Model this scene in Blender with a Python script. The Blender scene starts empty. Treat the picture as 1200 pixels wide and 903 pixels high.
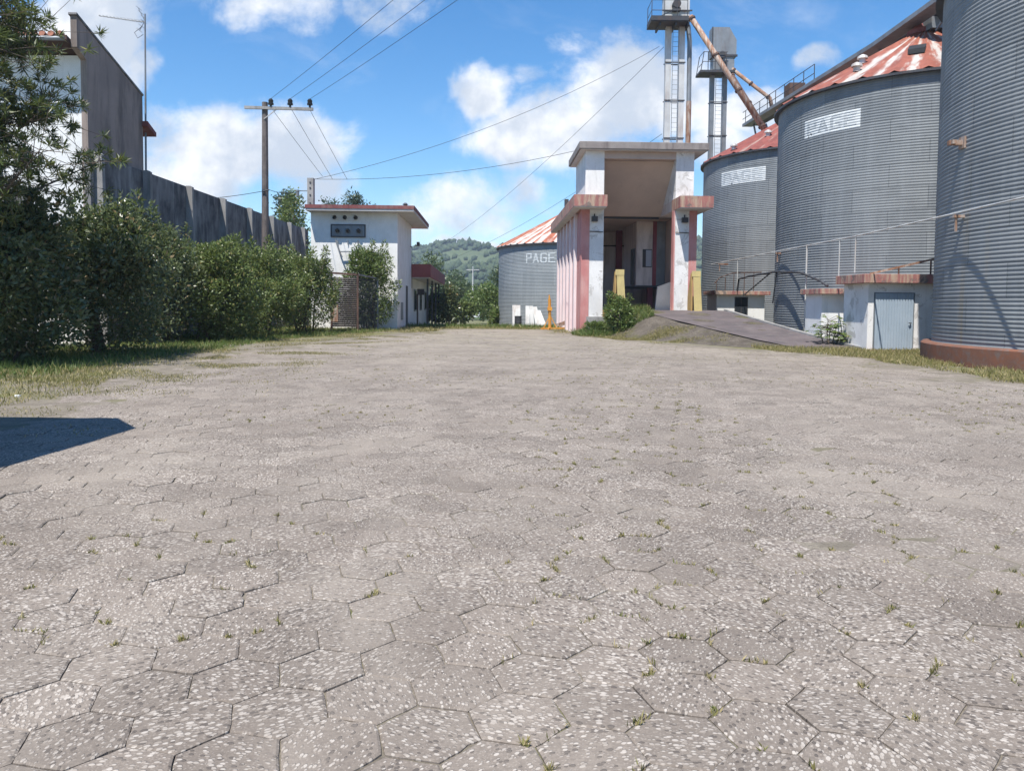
import bpy, bmesh, math, random
from mathutils import Vector, Matrix, noise as mnoise
import numpy as np

R = math.radians
PI = math.pi
random.seed(7)
rng = np.random.default_rng(11)
scn = bpy.context.scene
COL = scn.collection

# ------------------------------------------------------------------ helpers
def setp(o, label=None, cat=None, group=None, kind=None):
    if label: o['label'] = label
    if cat: o['category'] = cat
    if group: o['group'] = group
    if kind: o['kind'] = kind
    return o

def empty(name, loc=(0, 0, 0), rz=0.0, label=None, cat=None, group=None):
    o = bpy.data.objects.new(name, None)
    o.empty_display_size = 0.3
    COL.objects.link(o)
    o.location = loc
    o.rotation_euler = (0, 0, rz)
    return setp(o, label, cat, group)

def link_mesh(name, me, m, parent=None, loc=(0, 0, 0), smooth=False):
    if m is not None:
        for mm in (m if isinstance(m, (list, tuple)) else [m]):
            me.materials.append(mm)
    if smooth and len(me.polygons):
        me.polygons.foreach_set('use_smooth', [True] * len(me.polygons))
    o = bpy.data.objects.new(name, me)
    COL.objects.link(o)
    o.location = loc
    if parent is not None:
        o.parent = parent
    return o

def tree_copy(o, parent=None):
    c = o.copy()
    COL.objects.link(c)
    if parent is not None:
        c.parent = parent
    for ch in list(o.children):
        tree_copy(ch, c)
    return c

class MB:
    """collects primitive shapes, then links them as one mesh object"""
    def __init__(s):
        s.v = []; s.f = []
    def add(s, vs, fs):
        n = len(s.v)
        s.v += [tuple(p) for p in vs]
        s.f += [tuple(i + n for i in f) for f in fs]
        return s
    def box(s, x0, x1, y0, y1, z0, z1, bev=0.0):
        if bev <= 0:
            return s.add([(x0,y0,z0),(x1,y0,z0),(x1,y1,z0),(x0,y1,z0),(x0,y0,z1),(x1,y0,z1),(x1,y1,z1),(x0,y1,z1)],
                         [(0,3,2,1),(4,5,6,7),(0,1,5,4),(1,2,6,5),(2,3,7,6),(3,0,4,7)])
        bm = bmesh.new()
        bmesh.ops.create_cube(bm, size=1.0, matrix=Matrix.Translation(((x0+x1)/2,(y0+y1)/2,(z0+z1)/2)) @ Matrix.Diagonal((x1-x0,y1-y0,z1-z0,1)))
        bmesh.ops.bevel(bm, geom=bm.edges[:], offset=bev, segments=2, affect='EDGES', profile=0.5)
        return s.bm(bm)
    def bm(s, bm):
        bm.verts.index_update()
        s.add([v.co[:] for v in bm.verts], [[v.index for v in f.verts] for f in bm.faces])
        bm.free()
        return s
    def prism(s, poly, y0, y1, axis='y'):
        """poly = list of (a,b); axis y -> (x,z) outline pushed along y; x -> (y,z); z -> (x,y)"""
        def mk(a, b, t):
            return {'y': (a, t, b), 'x': (t, a, b), 'z': (a, b, t)}[axis]
        n = len(poly)
        vs = [mk(a, b, y0) for a, b in poly] + [mk(a, b, y1) for a, b in poly]
        fs = [tuple(range(n)), tuple(range(2*n-1, n-1, -1))]
        fs += [(i, i+n, (i+1) % n + n, (i+1) % n) for i in range(n)]
        return s.add(vs, fs)
    def tube(s, pts, r, n=8, cap=True):
        pts = [Vector(p) for p in pts]
        rs = r if isinstance(r, (list, tuple)) else [r] * len(pts)
        base = len(s.v)
        prev = None
        for i, p in enumerate(pts):
            if i == 0: d = pts[1] - p
            elif i == len(pts) - 1: d = p - pts[i-1]
            else: d = (pts[i+1] - p).normalized() + (p - pts[i-1]).normalized()
            d.normalize()
            if prev is None:
                up = Vector((0, 0, 1)) if abs(d.z) < 0.95 else Vector((1, 0, 0))
                a = d.cross(up).normalized()
            else:
                a = (prev - d * prev.dot(d)).normalized()
            b = d.cross(a).normalized()
            prev = a
            for k in range(n):
                t = 2 * PI * k / n
                s.v.append(tuple(p + (a * math.cos(t) + b * math.sin(t)) * rs[i]))
        for i in range(len(pts) - 1):
            for k in range(n):
                a0 = base + i*n + k; a1 = base + i*n + (k+1) % n
                s.f.append((a0, a1, a1 + n, a0 + n))
        if cap:
            s.f.append(tuple(base + k for k in range(n-1, -1, -1)))
            e = base + (len(pts) - 1) * n
            s.f.append(tuple(e + k for k in range(n)))
        return s
    def bar(s, p, q, w, h=None):
        """rectangular bar from p to q"""
        h = h or w
        p = Vector(p); q = Vector(q); d = (q - p).normalized()
        up = Vector((0, 0, 1)) if abs(d.z) < 0.95 else Vector((0, 1, 0))
        a = d.cross(up).normalized() * (w/2); b = a.cross(d).normalized() * (h/2)
        vs = [p-a-b, p+a-b, p+a+b, p-a+b, q-a-b, q+a-b, q+a+b, q-a+b]
        return s.add(vs, [(0,3,2,1),(4,5,6,7),(0,1,5,4),(1,2,6,5),(2,3,7,6),(3,0,4,7)])
    def build(s, name, m, parent=None, loc=(0, 0, 0), smooth=False, base=False):
        me = bpy.data.meshes.new(name)
        vs = s.v
        if base:                                   # top level: put the origin at the base of the thing
            a = np.array(vs)
            lo, hi = a.min(0), a.max(0)
            c = Vector(((lo[0]+hi[0])/2, (lo[1]+hi[1])/2, lo[2]))
            vs = [tuple(Vector(v) - c) for v in vs]
            loc = c
        me.from_pydata(vs, [], s.f)
        me.validate()
        bm = bmesh.new(); bm.from_mesh(me)
        bmesh.ops.recalc_face_normals(bm, faces=bm.faces)
        bm.to_mesh(me); bm.free()
        return link_mesh(name, me, m, parent, loc, smooth)

def np_mesh(name, verts, quads):
    me = bpy.data.meshes.new(name)
    verts = np.asarray(verts, dtype=np.float32); quads = np.asarray(quads, dtype=np.int32)
    k = quads.shape[1]
    me.vertices.add(len(verts)); me.vertices.foreach_set('co', verts.ravel())
    me.loops.add(quads.size); me.loops.foreach_set('vertex_index', quads.ravel())
    me.polygons.add(len(quads))
    me.polygons.foreach_set('loop_start', np.arange(0, quads.size, k, dtype=np.int32))
    me.polygons.foreach_set('loop_total', np.full(len(quads), k, dtype=np.int32))
    me.update(calc_edges=True); me.validate()
    return me

# ------------------------------------------------------------------ node helpers
class NT:
    def __init__(s, tree):
        s.t = tree; s.n = tree.nodes; s.l = tree.links
    def new(s, typ, props=None, **ins):
        nd = s.n.new(typ)
        for k, v in (props or {}).items(): setattr(nd, k, v)
        for k, v in ins.items():
            key = k.replace('_', ' ')
            if k.startswith('i') and k[1:].isdigit(): sock = nd.inputs[int(k[1:])]
            else: sock = nd.inputs[key]
            s.put(sock, v)
        return nd
    def put(s, sock, v):
        if isinstance(v, bpy.types.NodeSocket): s.l.new(v, sock)
        elif isinstance(v, bpy.types.Node): s.l.new(v.outputs[0], sock)
        else:
            if isinstance(v, (tuple, list)) and len(v) == 3 and sock.type == 'RGBA': v = (*v, 1)
            sock.default_value = v
    def m(s, op, a, b=None, c=None, clamp=False):
        nd = s.n.new('ShaderNodeMath'); nd.operation = op; nd.use_clamp = clamp
        for i, v in enumerate((a, b, c)):
            if v is not None: s.put(nd.inputs[i], v)
        return nd.outputs[0]
    def vm(s, op, a, b=None, c=None, out=0):
        nd = s.n.new('ShaderNodeVectorMath'); nd.operation = op
        for i, v in enumerate((a, b, c)):
            if v is not None: s.put(nd.inputs[i], v)
        return nd.outputs['Value'] if op in ('DOT_PRODUCT', 'LENGTH', 'DISTANCE') else nd.outputs[0]
    def mix(s, f, a, b, blend='MIX'):
        nd = s.n.new('ShaderNodeMix'); nd.data_type = 'RGBA'; nd.blend_type = blend
        s.put(nd.inputs[0], f); s.put(nd.inputs[6], a); s.put(nd.inputs[7], b)
        return nd.outputs[2]
    def ramp(s, f, lo, hi, a=0.0, b=1.0):
        nd = s.n.new('ShaderNodeMapRange'); nd.interpolation_type = 'SMOOTHSTEP'
        s.put(nd.inputs[0], f); nd.inputs[1].default_value = lo; nd.inputs[2].default_value = hi
        nd.inputs[3].default_value = a; nd.inputs[4].default_value = b
        return nd.outputs[0]
    def noise(s, vec, scale, detail=4, rough=0.55, dist=0.0):
        nd = s.n.new('ShaderNodeTexNoise')
        if vec is not None: s.put(nd.inputs['Vector'], vec)
        nd.inputs['Scale'].default_value = scale; nd.inputs['Detail'].default_value = detail
        nd.inputs['Roughness'].default_value = rough; nd.inputs['Distortion'].default_value = dist
        return nd.outputs['Fac']
    def pos(s):
        return s.n.new('ShaderNodeNewGeometry').outputs['Position']
    def scale(s, v, xyz):
        return s.vm('MULTIPLY', v, xyz)

def new_mat(name):
    m = bpy.data.materials.new(name); m.use_nodes = True
    nt = NT(m.node_tree)
    b = m.node_tree.nodes['Principled BSDF']
    b.inputs['Specular IOR Level'].default_value = 0.3
    return m, nt, b

def weathered(name, c1, c2, stain=None, amt=0.5, scale=1.2, rough=0.85, metal=0.0, bump=0.15, bscale=25.0, streak=True, lo=0.45, hi=0.75, peel=None):
    """painted, plastered or metal surface with cloudy tone, vertical streaks and patches of wear"""
    m, nt, b = new_mat(name)
    p = nt.pos()
    n1 = nt.noise(p, scale, 6, 0.6)
    col = nt.mix(nt.ramp(n1, 0.35, 0.65), c1, c2)
    if stain:
        v = nt.scale(p, (1.0, 1.0, 0.16)) if streak else p
        n2 = nt.noise(v, scale * 2.6, 7, 0.65, 0.3)
        col = nt.mix(nt.ramp(n2, lo, hi, 0.0, amt), col, stain)
    if peel:
        n3 = nt.noise(p, 1.7, 8, 0.7, 0.6)
        col = nt.mix(nt.ramp(n3, 0.56, 0.60, 0, 0.85), col, peel)
    nf = nt.noise(p, 40, 3, 0.6)
    col = nt.mix(nt.ramp(nf, 0.3, 0.75, 0.0, 0.16), col, (0.04, 0.04, 0.035))
    nt.put(b.inputs['Base Color'], col)
    b.inputs['Roughness'].default_value = rough
    b.inputs['Metallic'].default_value = metal
    if bump:
        bp = nt.new('ShaderNodeBump', Height=nt.noise(p, bscale, 5, 0.65)); bp.inputs['Strength'].default_value = bump
        bp.inputs['Distance'].default_value = 0.02
        nt.put(b.inputs['Normal'], bp.outputs[0])
    return m

def leaf_mat(name, c1, c2, c3=None, trans=0.25, rough=0.45, p3=0.05):
    m, nt, b = new_mat(name)
    g = nt.n.new('ShaderNodeNewGeometry')
    rnd = g.outputs['Random Per Island']
    col = nt.mix(rnd, c1, c2)
    n1 = nt.noise(g.outputs['Position'], 1.1, 3)
    col = nt.mix(nt.ramp(n1, 0.4, 0.62, 0, 0.55), col, c2)
    if c3:
        col = nt.mix(nt.m('GREATER_THAN', nt.m('FRACT', nt.m('MULTIPLY', rnd, 17.3)), 1 - p3), col, c3)
    nt.put(b.inputs['Base Color'], col)
    b.inputs['Roughness'].default_value = rough
    b.inputs['Specular IOR Level'].default_value = 0.4
    tr = nt.new('ShaderNodeBsdfTranslucent'); nt.put(tr.inputs['Color'], nt.mix(0.5, col, (0.16, 0.22, 0.03)))
    mx = nt.n.new('ShaderNodeMixShader'); mx.inputs[0].default_value = trans
    nt.l.new(b.outputs[0], mx.inputs[1]); nt.l.new(tr.outputs[0], mx.inputs[2])
    nt.l.new(mx.outputs[0], nt.n['Material Output'].inputs['Surface'])
    return m

# ------------------------------------------------------------------ materials
M = {}
M['white'] = weathered('white_plaster', (0.80,0.80,0.79), (0.72,0.72,0.70), (0.30,0.29,0.27), 0.35, lo=0.55, hi=0.8)
M['white_worn'] = weathered('worn_white_plaster', (0.80,0.79,0.78), (0.68,0.67,0.66), (0.33,0.30,0.28), 0.5, lo=0.52, hi=0.8, peel=(0.50,0.48,0.46))
M['pink'] = weathered('faded_pink_paint', (0.50,0.20,0.19), (0.58,0.28,0.26), (0.55,0.45,0.42), 0.4)
M['palepink'] = weathered('pale_pink_wall', (0.78,0.70,0.71), (0.74,0.63,0.64), (0.60,0.46,0.46), 0.4)
M['beige'] = weathered('beige_plaster', (0.56,0.44,0.37), (0.50,0.39,0.33), (0.30,0.22,0.18), 0.5, scale=0.8, lo=0.6, hi=0.8)
M['inner'] = weathered('inner_plaster', (0.74,0.67,0.64), (0.68,0.61,0.59), (0.2,0.17,0.16), 0.5)
M['maroon'] = weathered('maroon_paint', (0.26,0.07,0.09), (0.30,0.10,0.12), (0.1,0.05,0.05), 0.4)
M['corn_red'] = weathered('weathered_red_cornice', (0.36,0.15,0.13), (0.29,0.125,0.115), (0.44,0.34,0.25), 0.85, scale=2.0, lo=0.42, hi=0.62, peel=(0.16,0.13,0.12))
M['roof_red'] = weathered('dull_red_fascia', (0.22,0.072,0.07), (0.18,0.06,0.062), (0.26,0.19,0.17), 0.6)
M['slab'] = weathered('grey_concrete_slab', (0.28,0.25,0.235), (0.23,0.20,0.19), (0.10,0.08,0.08), 0.6, scale=2)
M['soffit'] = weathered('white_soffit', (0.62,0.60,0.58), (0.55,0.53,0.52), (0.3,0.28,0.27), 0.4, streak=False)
M['concrete_dark'] = weathered('mottled_dark_concrete', (0.19,0.185,0.185), (0.065,0.065,0.07), (0.30,0.295,0.29), 0.9, scale=1.1, bump=0.3, bscale=9, lo=0.45, hi=0.7)  # dark grey mottling with paler streaks
M['concrete_pier'] = weathered('pier_concrete', (0.34,0.33,0.32), (0.24,0.235,0.23), (0.10,0.10,0.10), 0.6, bump=0.2)
M['firewall'] = weathered('brown_render', (0.34,0.275,0.24), (0.27,0.22,0.195), (0.10,0.085,0.078), 0.8, scale=0.6, lo=0.42, hi=0.7)
M['plinth'] = weathered('red_oxide_concrete', (0.21,0.088,0.052), (0.165,0.08,0.056), (0.15,0.135,0.125), 0.8, scale=2.5, streak=False)
M['dark'] = weathered('dark_opening', (0.02,0.022,0.025), (0.03,0.03,0.032), bump=0, rough=0.6)
M['black'] = weathered('black_porcelain', (0.015,0.014,0.015), (0.02,0.02,0.02), bump=0, rough=0.3)
M['steel_dark'] = weathered('dark_steel', (0.07,0.075,0.085), (0.05,0.052,0.06), (0.13,0.07,0.045), 0.4, rough=0.6, metal=0.3)
M['steel_grey'] = weathered('grey_steel', (0.26,0.28,0.30), (0.20,0.22,0.24), (0.16,0.10,0.07), 0.4, rough=0.55, metal=0.4)
M['steel_pale'] = weathered('pale_galvanised_steel', (0.60,0.60,0.58), (0.50,0.50,0.49), (0.30,0.17,0.10), 0.5, rough=0.5, metal=0.2)
M['rust'] = weathered('rusty_steel', (0.24,0.125,0.08), (0.32,0.20,0.14), (0.44,0.40,0.36), 0.7, scale=2.2, rough=0.75, metal=0.2, lo=0.45, hi=0.6)
M['rust_dark'] = weathered('brown_rust', (0.085,0.05,0.04), (0.12,0.07,0.052), (0.07,0.05,0.05), 0.5, scale=3, rough=0.8)
M['yellow'] = weathered('faded_yellow_paint', (0.62,0.50,0.22), (0.55,0.44,0.20), (0.25,0.2,0.12), 0.35)
M['ochre'] = weathered('ochre_paint', (0.42,0.28,0.10), (0.36,0.23,0.09), (0.2,0.14,0.08), 0.4)
M['orange'] = weathered('orange_paint', (0.62,0.30,0.05), (0.55,0.25,0.05), (0.3,0.15,0.06), 0.4)
M['bluegrey'] = weathered('blue_grey_door_paint', (0.36,0.43,0.50), (0.32,0.39,0.46), (0.22,0.24,0.26), 0.35, rough=0.5, bump=0.05)
M['wood_pole'] = weathered('weathered_pole', (0.15,0.125,0.115), (0.10,0.085,0.08), (0.24,0.21,0.20), 0.6, scale=3, bump=0.2)
M['tile'] = weathered('clay_tile', (0.34,0.14,0.09), (0.28,0.12,0.08), (0.12,0.09,0.08), 0.6, scale=4)
M['brown'] = weathered('brown_timber', (0.085,0.05,0.04), (0.06,0.037,0.03), bump=0.1)
M['dark_paint'] = weathered('dark_rusted_paint', (0.035,0.03,0.03), (0.05,0.042,0.04), (0.10,0.06,0.045), 0.4, rough=.8)
M['pale_floor'] = weathered('dusty_concrete_floor', (0.46,0.42,0.38), (0.38,0.35,0.32), (0.2,0.18,0.16), .5, streak=False)
M['annex_red'] = weathered('dark_red_canopy_paint', (0.33,0.10,0.095), (0.27,0.085,0.08), (0.2,0.10,0.09), .4)
M['wire'] = weathered('wire', (0.035,0.035,0.04), (0.05,0.05,0.05), bump=0)
M['glass'], _nt, _b = new_mat('window_glass'); _b.inputs['Base Color'].default_value = (0.03,0.035,0.04,1); _b.inputs['Roughness'].default_value = 0.08
M['curtain'] = weathered('pale_pane', (0.45,0.48,0.55), (0.38,0.42,0.5), bump=0, rough=0.3)
M['bark'] = weathered('bark', (0.14,0.11,0.085), (0.09,0.07,0.055), (0.22,0.19,0.16), 0.5, scale=5, bump=0.5, bscale=14)
M['rampmat'] = weathered('worn_ramp_surface', (0.125,0.102,0.104), (0.09,0.076,0.079), (0.165,0.145,0.138), 0.7, scale=0.9, streak=False, bump=0.3, bscale=30)

M['leaf_dark'] = leaf_mat('dark_glossy_leaf', (0.06,0.092,0.04), (0.15,0.175,0.09), (0.28,0.21,0.11), 0.3, 0.33, 0.06)
M['leaf_mid'] = leaf_mat('mid_green_leaf', (0.085,0.125,0.035), (0.16,0.20,0.07), (0.30,0.26,0.11), 0.3, 0.38, 0.05)
M['leaf_bright'] = leaf_mat('bright_green_leaf', (0.085,0.14,0.04), (0.15,0.195,0.06), (0.26,0.24,0.10), 0.3, 0.45, 0.04)
M['leaf_needle'] = leaf_mat('narrow_leaf', (0.055,0.088,0.032), (0.125,0.145,0.048), (0.25,0.22,0.08), 0.25, 0.42, 0.06)
M['leaf_euc'] = leaf_mat('bluish_leaf', (0.04,0.065,0.045), (0.065,0.09,0.06), None, 0.2)
M['leaf_far'] = leaf_mat('far_leaf', (0.055,0.09,0.04), (0.10,0.13,0.06), None, 0.2)
M['grass'] = leaf_mat('grass_blade', (0.14,0.155,0.04), (0.25,0.215,0.085), (0.38,0.31,0.16), 0.3, 0.6, 0.35)
M['grass_green'] = leaf_mat('green_grass_blade', (0.07,0.125,0.025), (0.13,0.17,0.045), (0.3,0.26,0.1), 0.3, 0.6, 0.1)

def ground_mat():
    m, nt, b = new_mat('dry_grass_and_dirt')
    p = nt.pos()
    n1 = nt.noise(p, 0.55, 8, 0.65, 0.4); n2 = nt.noise(p, 3.5, 6, 0.7); n3 = nt.noise(p, 0.02, 6, 0.6)
    dirt = nt.mix(nt.ramp(n2, 0.3, 0.7), (0.165,0.145,0.115), (0.215,0.19,0.15))
    grass = nt.mix(nt.ramp(n2, 0.35, 0.65), (0.10,0.115,0.036), (0.175,0.155,0.07))
    col = nt.mix(nt.ramp(n1, 0.42, 0.60), dirt, grass)
    far = nt.mix(nt.ramp(n3, 0.4, 0.6), (0.055,0.09,0.03), (0.10,0.12,0.045))
    y = nt.m('LENGTH' if False else 'MULTIPLY', nt.new('ShaderNodeSeparateXYZ', Vector=p).outputs[1], 1.0)
    col = nt.mix(nt.ramp(y, 60, 120), col, far)
    nt.put(b.inputs['Base Color'], col); b.inputs['Roughness'].default_value = 0.95
    bp = nt.new('ShaderNodeBump', Height=nt.noise(p, 18, 6, 0.7)); bp.inputs['Strength'].default_value = 0.6; bp.inputs['Distance'].default_value = 0.04
    nt.put(b.inputs['Normal'], bp.outputs[0])
    return m
M['ground'] = ground_mat()

def gravel_mat():
    m, nt, b = new_mat('gravelly_earth')
    p = nt.pos()
    col = nt.mix(nt.ramp(nt.noise(p, 2.0, 7, .65), .35, .65), (0.12,0.102,0.084), (0.20,0.172,0.142))
    col = nt.mix(nt.ramp(nt.noise(p, 14, 8, .75), .42, .62, 0, .75), col, (0.07,0.058,0.046))
    col = nt.mix(nt.ramp(nt.noise(p, .8, 6, .65), .52, .66, 0, .8), col, (0.115,0.11,0.045))
    nt.put(b.inputs['Base Color'], col); b.inputs['Roughness'].default_value = .95
    bp = nt.new('ShaderNodeBump', Height=nt.noise(p, 22, 6, .7)); bp.inputs['Strength'].default_value = 1.0; bp.inputs['Distance'].default_value = .10
    nt.put(b.inputs['Normal'], bp.outputs[0])
    return m
M['gravel'] = gravel_mat()

def paver_mat():
    """pebble-faced concrete blocks; each block (mesh island) has its own tone and pebble layout"""
    m, nt, b = new_mat('hexagonal_pebble_pavers')
    g = nt.n.new('ShaderNodeNewGeometry'); p = g.outputs['Position']; rnd = g.outputs['Random Per Island']
    wn = nt.new('ShaderNodeTexWhiteNoise', {'noise_dimensions': '1D'}, W=nt.m('MULTIPLY', rnd, 517.0))
    rnd2 = wn.outputs['Value']
    vr = nt.new('ShaderNodeVectorRotate', {'rotation_type': 'Z_AXIS'}, Vector=p, Angle=nt.m('MULTIPLY', rnd, 6.28))
    vs = nt.vm('ADD', nt.scale(vr.outputs[0], (1.3, 0.82, 0)), nt.vm('MULTIPLY', wn.outputs['Color'], (9.0, 9.0, 0)))
    vo = nt.new('ShaderNodeTexVoronoi', {'feature': 'F1'}, Vector=vs); vo.inputs['Scale'].default_value = 50
    vc = nt.new('ShaderNodeSeparateColor', Color=vo.outputs['Color'])
    sz = nt.m('ADD', 0.32, nt.m('MULTIPLY', vc.outputs[0], 0.32))
    patch = nt.noise(p, 0.9, 5, 0.6)
    sz = nt.m('MULTIPLY', sz, nt.ramp(patch, 0.30, 0.58, 0.72, 1.08))
    sz = nt.m('MULTIPLY', sz, nt.m('ADD', .86, nt.m('MULTIPLY', rnd2, .24)))
    peb = nt.m('SUBTRACT', 1.0, nt.ramp(nt.m('DIVIDE', vo.outputs['Distance'], sz), 0.72, 1.02))
    vo2 = nt.new('ShaderNodeTexVoronoi', {'feature': 'F1'}, Vector=vs); vo2.inputs['Scale'].default_value = 105
    vc2 = nt.new('ShaderNodeSeparateColor', Color=vo2.outputs['Color'])
    peb2 = nt.m('MULTIPLY', nt.m('SUBTRACT', 1.0, nt.ramp(vo2.outputs['Distance'], 0.22, 0.42)), nt.m('GREATER_THAN', vc2.outputs[1], 0.5))
    base = nt.mix(nt.ramp(nt.noise(p, 0.35, 7, 0.62), 0.36, 0.64), (0.174,0.145,0.121), (0.221,0.187,0.157))
    base = nt.mix(nt.ramp(nt.noise(p, 60, 4, 0.7), 0.3, 0.7, 0, 0.5), base, (0.085,0.07,0.06))
    pcol = nt.mix(vc.outputs[1], (0.262,0.226,0.193), (0.415,0.374,0.330))
    pcol = nt.mix(nt.m('GREATER_THAN', vc.outputs[2], 0.86), pcol, (0.095,0.08,0.07))
    col = nt.mix(nt.m('MULTIPLY', peb2, 0.6), base, (0.29,0.252,0.218))
    col = nt.mix(nt.m('MULTIPLY', peb, 0.95), col, pcol)
    pv = nt.m('ADD', .89, nt.m('MULTIPLY', rnd, .22))
    col = nt.mix(1.0, col, nt.new('ShaderNodeCombineXYZ', X=pv, Y=pv, Z=pv).outputs[0], 'MULTIPLY')
    dust = nt.ramp(nt.noise(p, 0.5, 7, 0.66, 0.5), 0.46, 0.72, 0, 0.6)
    col = nt.mix(dust, col, (0.288,0.250,0.21))
    track = nt.ramp(nt.noise(nt.scale(p, (1.0, .09, 1)), 1.1, 5, .6, .3), .52, .72, 0, .35)      # dusty bands worn by traffic
    col = nt.mix(track, col, (0.303,0.264,0.224))
    spot = nt.ramp(nt.noise(p, 1.6, 6, .7, 1.0), .66, .76, 0, .4)
    col = nt.mix(spot, col, (0.09,0.078,0.068))
    sand = nt.m('MULTIPLY', nt.ramp(nt.new('ShaderNodeSeparateXYZ', Vector=p).outputs[1], 12, 34, 0, .5), nt.ramp(nt.noise(p, 0.6, 6, .65, .5), .36, .62, .15, 1))
    col = nt.mix(sand, col, (0.28,0.25,0.188))
    nt.put(b.inputs['Base Color'], col)
    b.inputs['Roughness'].default_value = 0.9
    hgt = nt.m('ADD', nt.m('MULTIPLY', peb, 0.3), nt.m('MULTIPLY', nt.noise(p, 90, 3, 0.6), 0.25))
    bp = nt.new('ShaderNodeBump', Height=hgt); bp.inputs['Strength'].default_value = 0.8; bp.inputs['Distance'].default_value = 0.012
    nt.put(b.inputs['Normal'], bp.outputs[0])
    return m
M['paver'] = paver_mat()
def soil_mat():
    m, nt, b = new_mat('joint_soil')
    p = nt.pos()
    col = nt.mix(nt.ramp(nt.noise(p, 3, 7, .68), .35, .65), (0.155,0.134,0.106), (0.23,0.202,0.16))
    col = nt.mix(nt.ramp(nt.noise(p, 45, 4, .7), .42, .7, 0, .6), col, (0.075,0.062,0.05))
    col = nt.mix(nt.ramp(nt.noise(p, .55, 7, .66, .6), .50, .66, 0, .75), col, (0.125,0.12,0.048))
    nt.put(b.inputs['Base Color'], col); b.inputs['Roughness'].default_value = .95
    bp = nt.new('ShaderNodeBump', Height=nt.noise(p, 40, 6, .7)); bp.inputs['Strength'].default_value = .7; bp.inputs['Distance'].default_value = .02
    nt.put(b.inputs['Normal'], bp.outputs[0])
    return m
M['soil'] = soil_mat()

def silo_mat(name, c1, c2, yellow=0.0):
    """galvanised sheets: tone varies per sheet (uv in metres), seams, faint streaks"""
    m, nt, b = new_mat(name)
    uv = nt.n.new('ShaderNodeUVMap').outputs[0]
    p = nt.pos()
    br = nt.new('ShaderNodeTexBrick', {'offset': 0.5}, Vector=uv)
    br.inputs['Scale'].default_value = 1.0; br.inputs['Brick Width'].default_value = 2.7; br.inputs['Row Height'].default_value = 0.86
    br.inputs['Mortar Size'].default_value = 0.014; br.inputs['Mortar Smooth'].default_value = 0.3; br.inputs['Bias'].default_value = 0.0
    nt.put(br.inputs['Color1'], c1); nt.put(br.inputs['Color2'], c2)
    nt.put(br.inputs['Mortar'], tuple(x * 0.68 for x in c1))
    sv = nt.scale(uv, (1.6, 0.09, 1))
    st = nt.noise(sv, 1.6, 6, 0.65)
    col = nt.mix(nt.ramp(st, 0.42, 0.7, 0, 0.35), br.outputs['Color'], tuple(x * 1.3 for x in c2))
    st2 = nt.noise(nt.scale(uv, (1.1, 0.05, 1)), 1.1, 5, 0.6)
    col = nt.mix(nt.ramp(st2, 0.56, 0.72, 0, yellow), col, (0.26,0.19,0.09))
    bl = nt.noise(uv, 0.8, 7, 0.7)
    col = nt.mix(nt.ramp(bl, 0.5, 0.8, 0, 0.5), col, tuple(x * 0.6 for x in c1))
    rs = nt.noise(nt.scale(uv, (0.5, 1.2, 1)), 1.3, 6, 0.7)
    col = nt.mix(nt.ramp(rs, 0.68, 0.78, 0, 0.5), col, (0.24,0.14,0.07))
    nt.put(b.inputs['Base Color'], col)
    b.inputs['Metallic'].default_value = 0.12
    nt.put(b.inputs['Roughness'], nt.ramp(bl, 0.3, 0.7, 0.62, 0.8))
    return m
M['silo'] = silo_mat('silo_galvanised_sheet', (0.168,0.184,0.198), (0.212,0.228,0.24), 0.0)
M['silo_near'] = silo_mat('silo_sheet_streaked_yellow', (0.19,0.203,0.212), (0.235,0.247,0.253), 0.6)
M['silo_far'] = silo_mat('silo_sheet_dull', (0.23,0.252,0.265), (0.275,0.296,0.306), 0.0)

def roof_mat(name, red_amt, white, red=(0.30,0.085,0.06)):
    """radial roof sheets, some white, some rust red (uv = sheet number, metres from the eave)"""
    m, nt, b = new_mat(name)
    uv = nt.n.new('ShaderNodeUVMap').outputs[0]
    sx = nt.new('ShaderNodeSeparateXYZ', Vector=uv)
    u = sx.outputs[0]; v = sx.outputs[1]
    sec = nt.new('ShaderNodeTexWhiteNoise', {'noise_dimensions': '1D'}, W=nt.m('FLOOR', u)).outputs['Value']
    n = nt.noise(nt.scale(uv, (2.2, 0.55, 1)), 1.5, 7, 0.65, 0.3)
    f = nt.m('ADD', nt.m('MULTIPLY', sec, 0.30), nt.m('MULTIPLY', n, 0.85))
    fu = nt.m('ABSOLUTE', nt.m('SUBTRACT', nt.m('FRACT', u), .5))
    f = nt.m('ADD', f, nt.m('MULTIPLY', fu, .62))
    k = nt.ramp(f, 1.0 - red_amt, 1.2 - red_amt)
    r2 = nt.mix(nt.ramp(nt.noise(uv, 2.0, 5), 0.35, 0.65), red, tuple(x * 1.35 for x in red))
    w2 = nt.mix(nt.ramp(nt.noise(uv, 1.3, 5), 0.35, 0.65), white, tuple(x * 0.78 for x in white))
    col = nt.mix(k, w2, r2)
    nt.put(b.inputs['Base Color'], col)
    b.inputs['Roughness'].default_value = 0.6
    b.inputs['Metallic'].default_value = 0.1
    return m
M['roof_mixed'] = roof_mat('rust_and_white_roof', 0.50, (0.50,0.46,0.42), (0.22,0.075,0.05))
M['roof_rust'] = roof_mat('rust_red_roof', 0.62, (0.36,0.24,0.20), (0.19,0.06,0.048))
M['roof_patchy'] = roof_mat('patchy_white_roof', 0.34, (0.58,0.53,0.48), (0.27,0.09,0.05))

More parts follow.
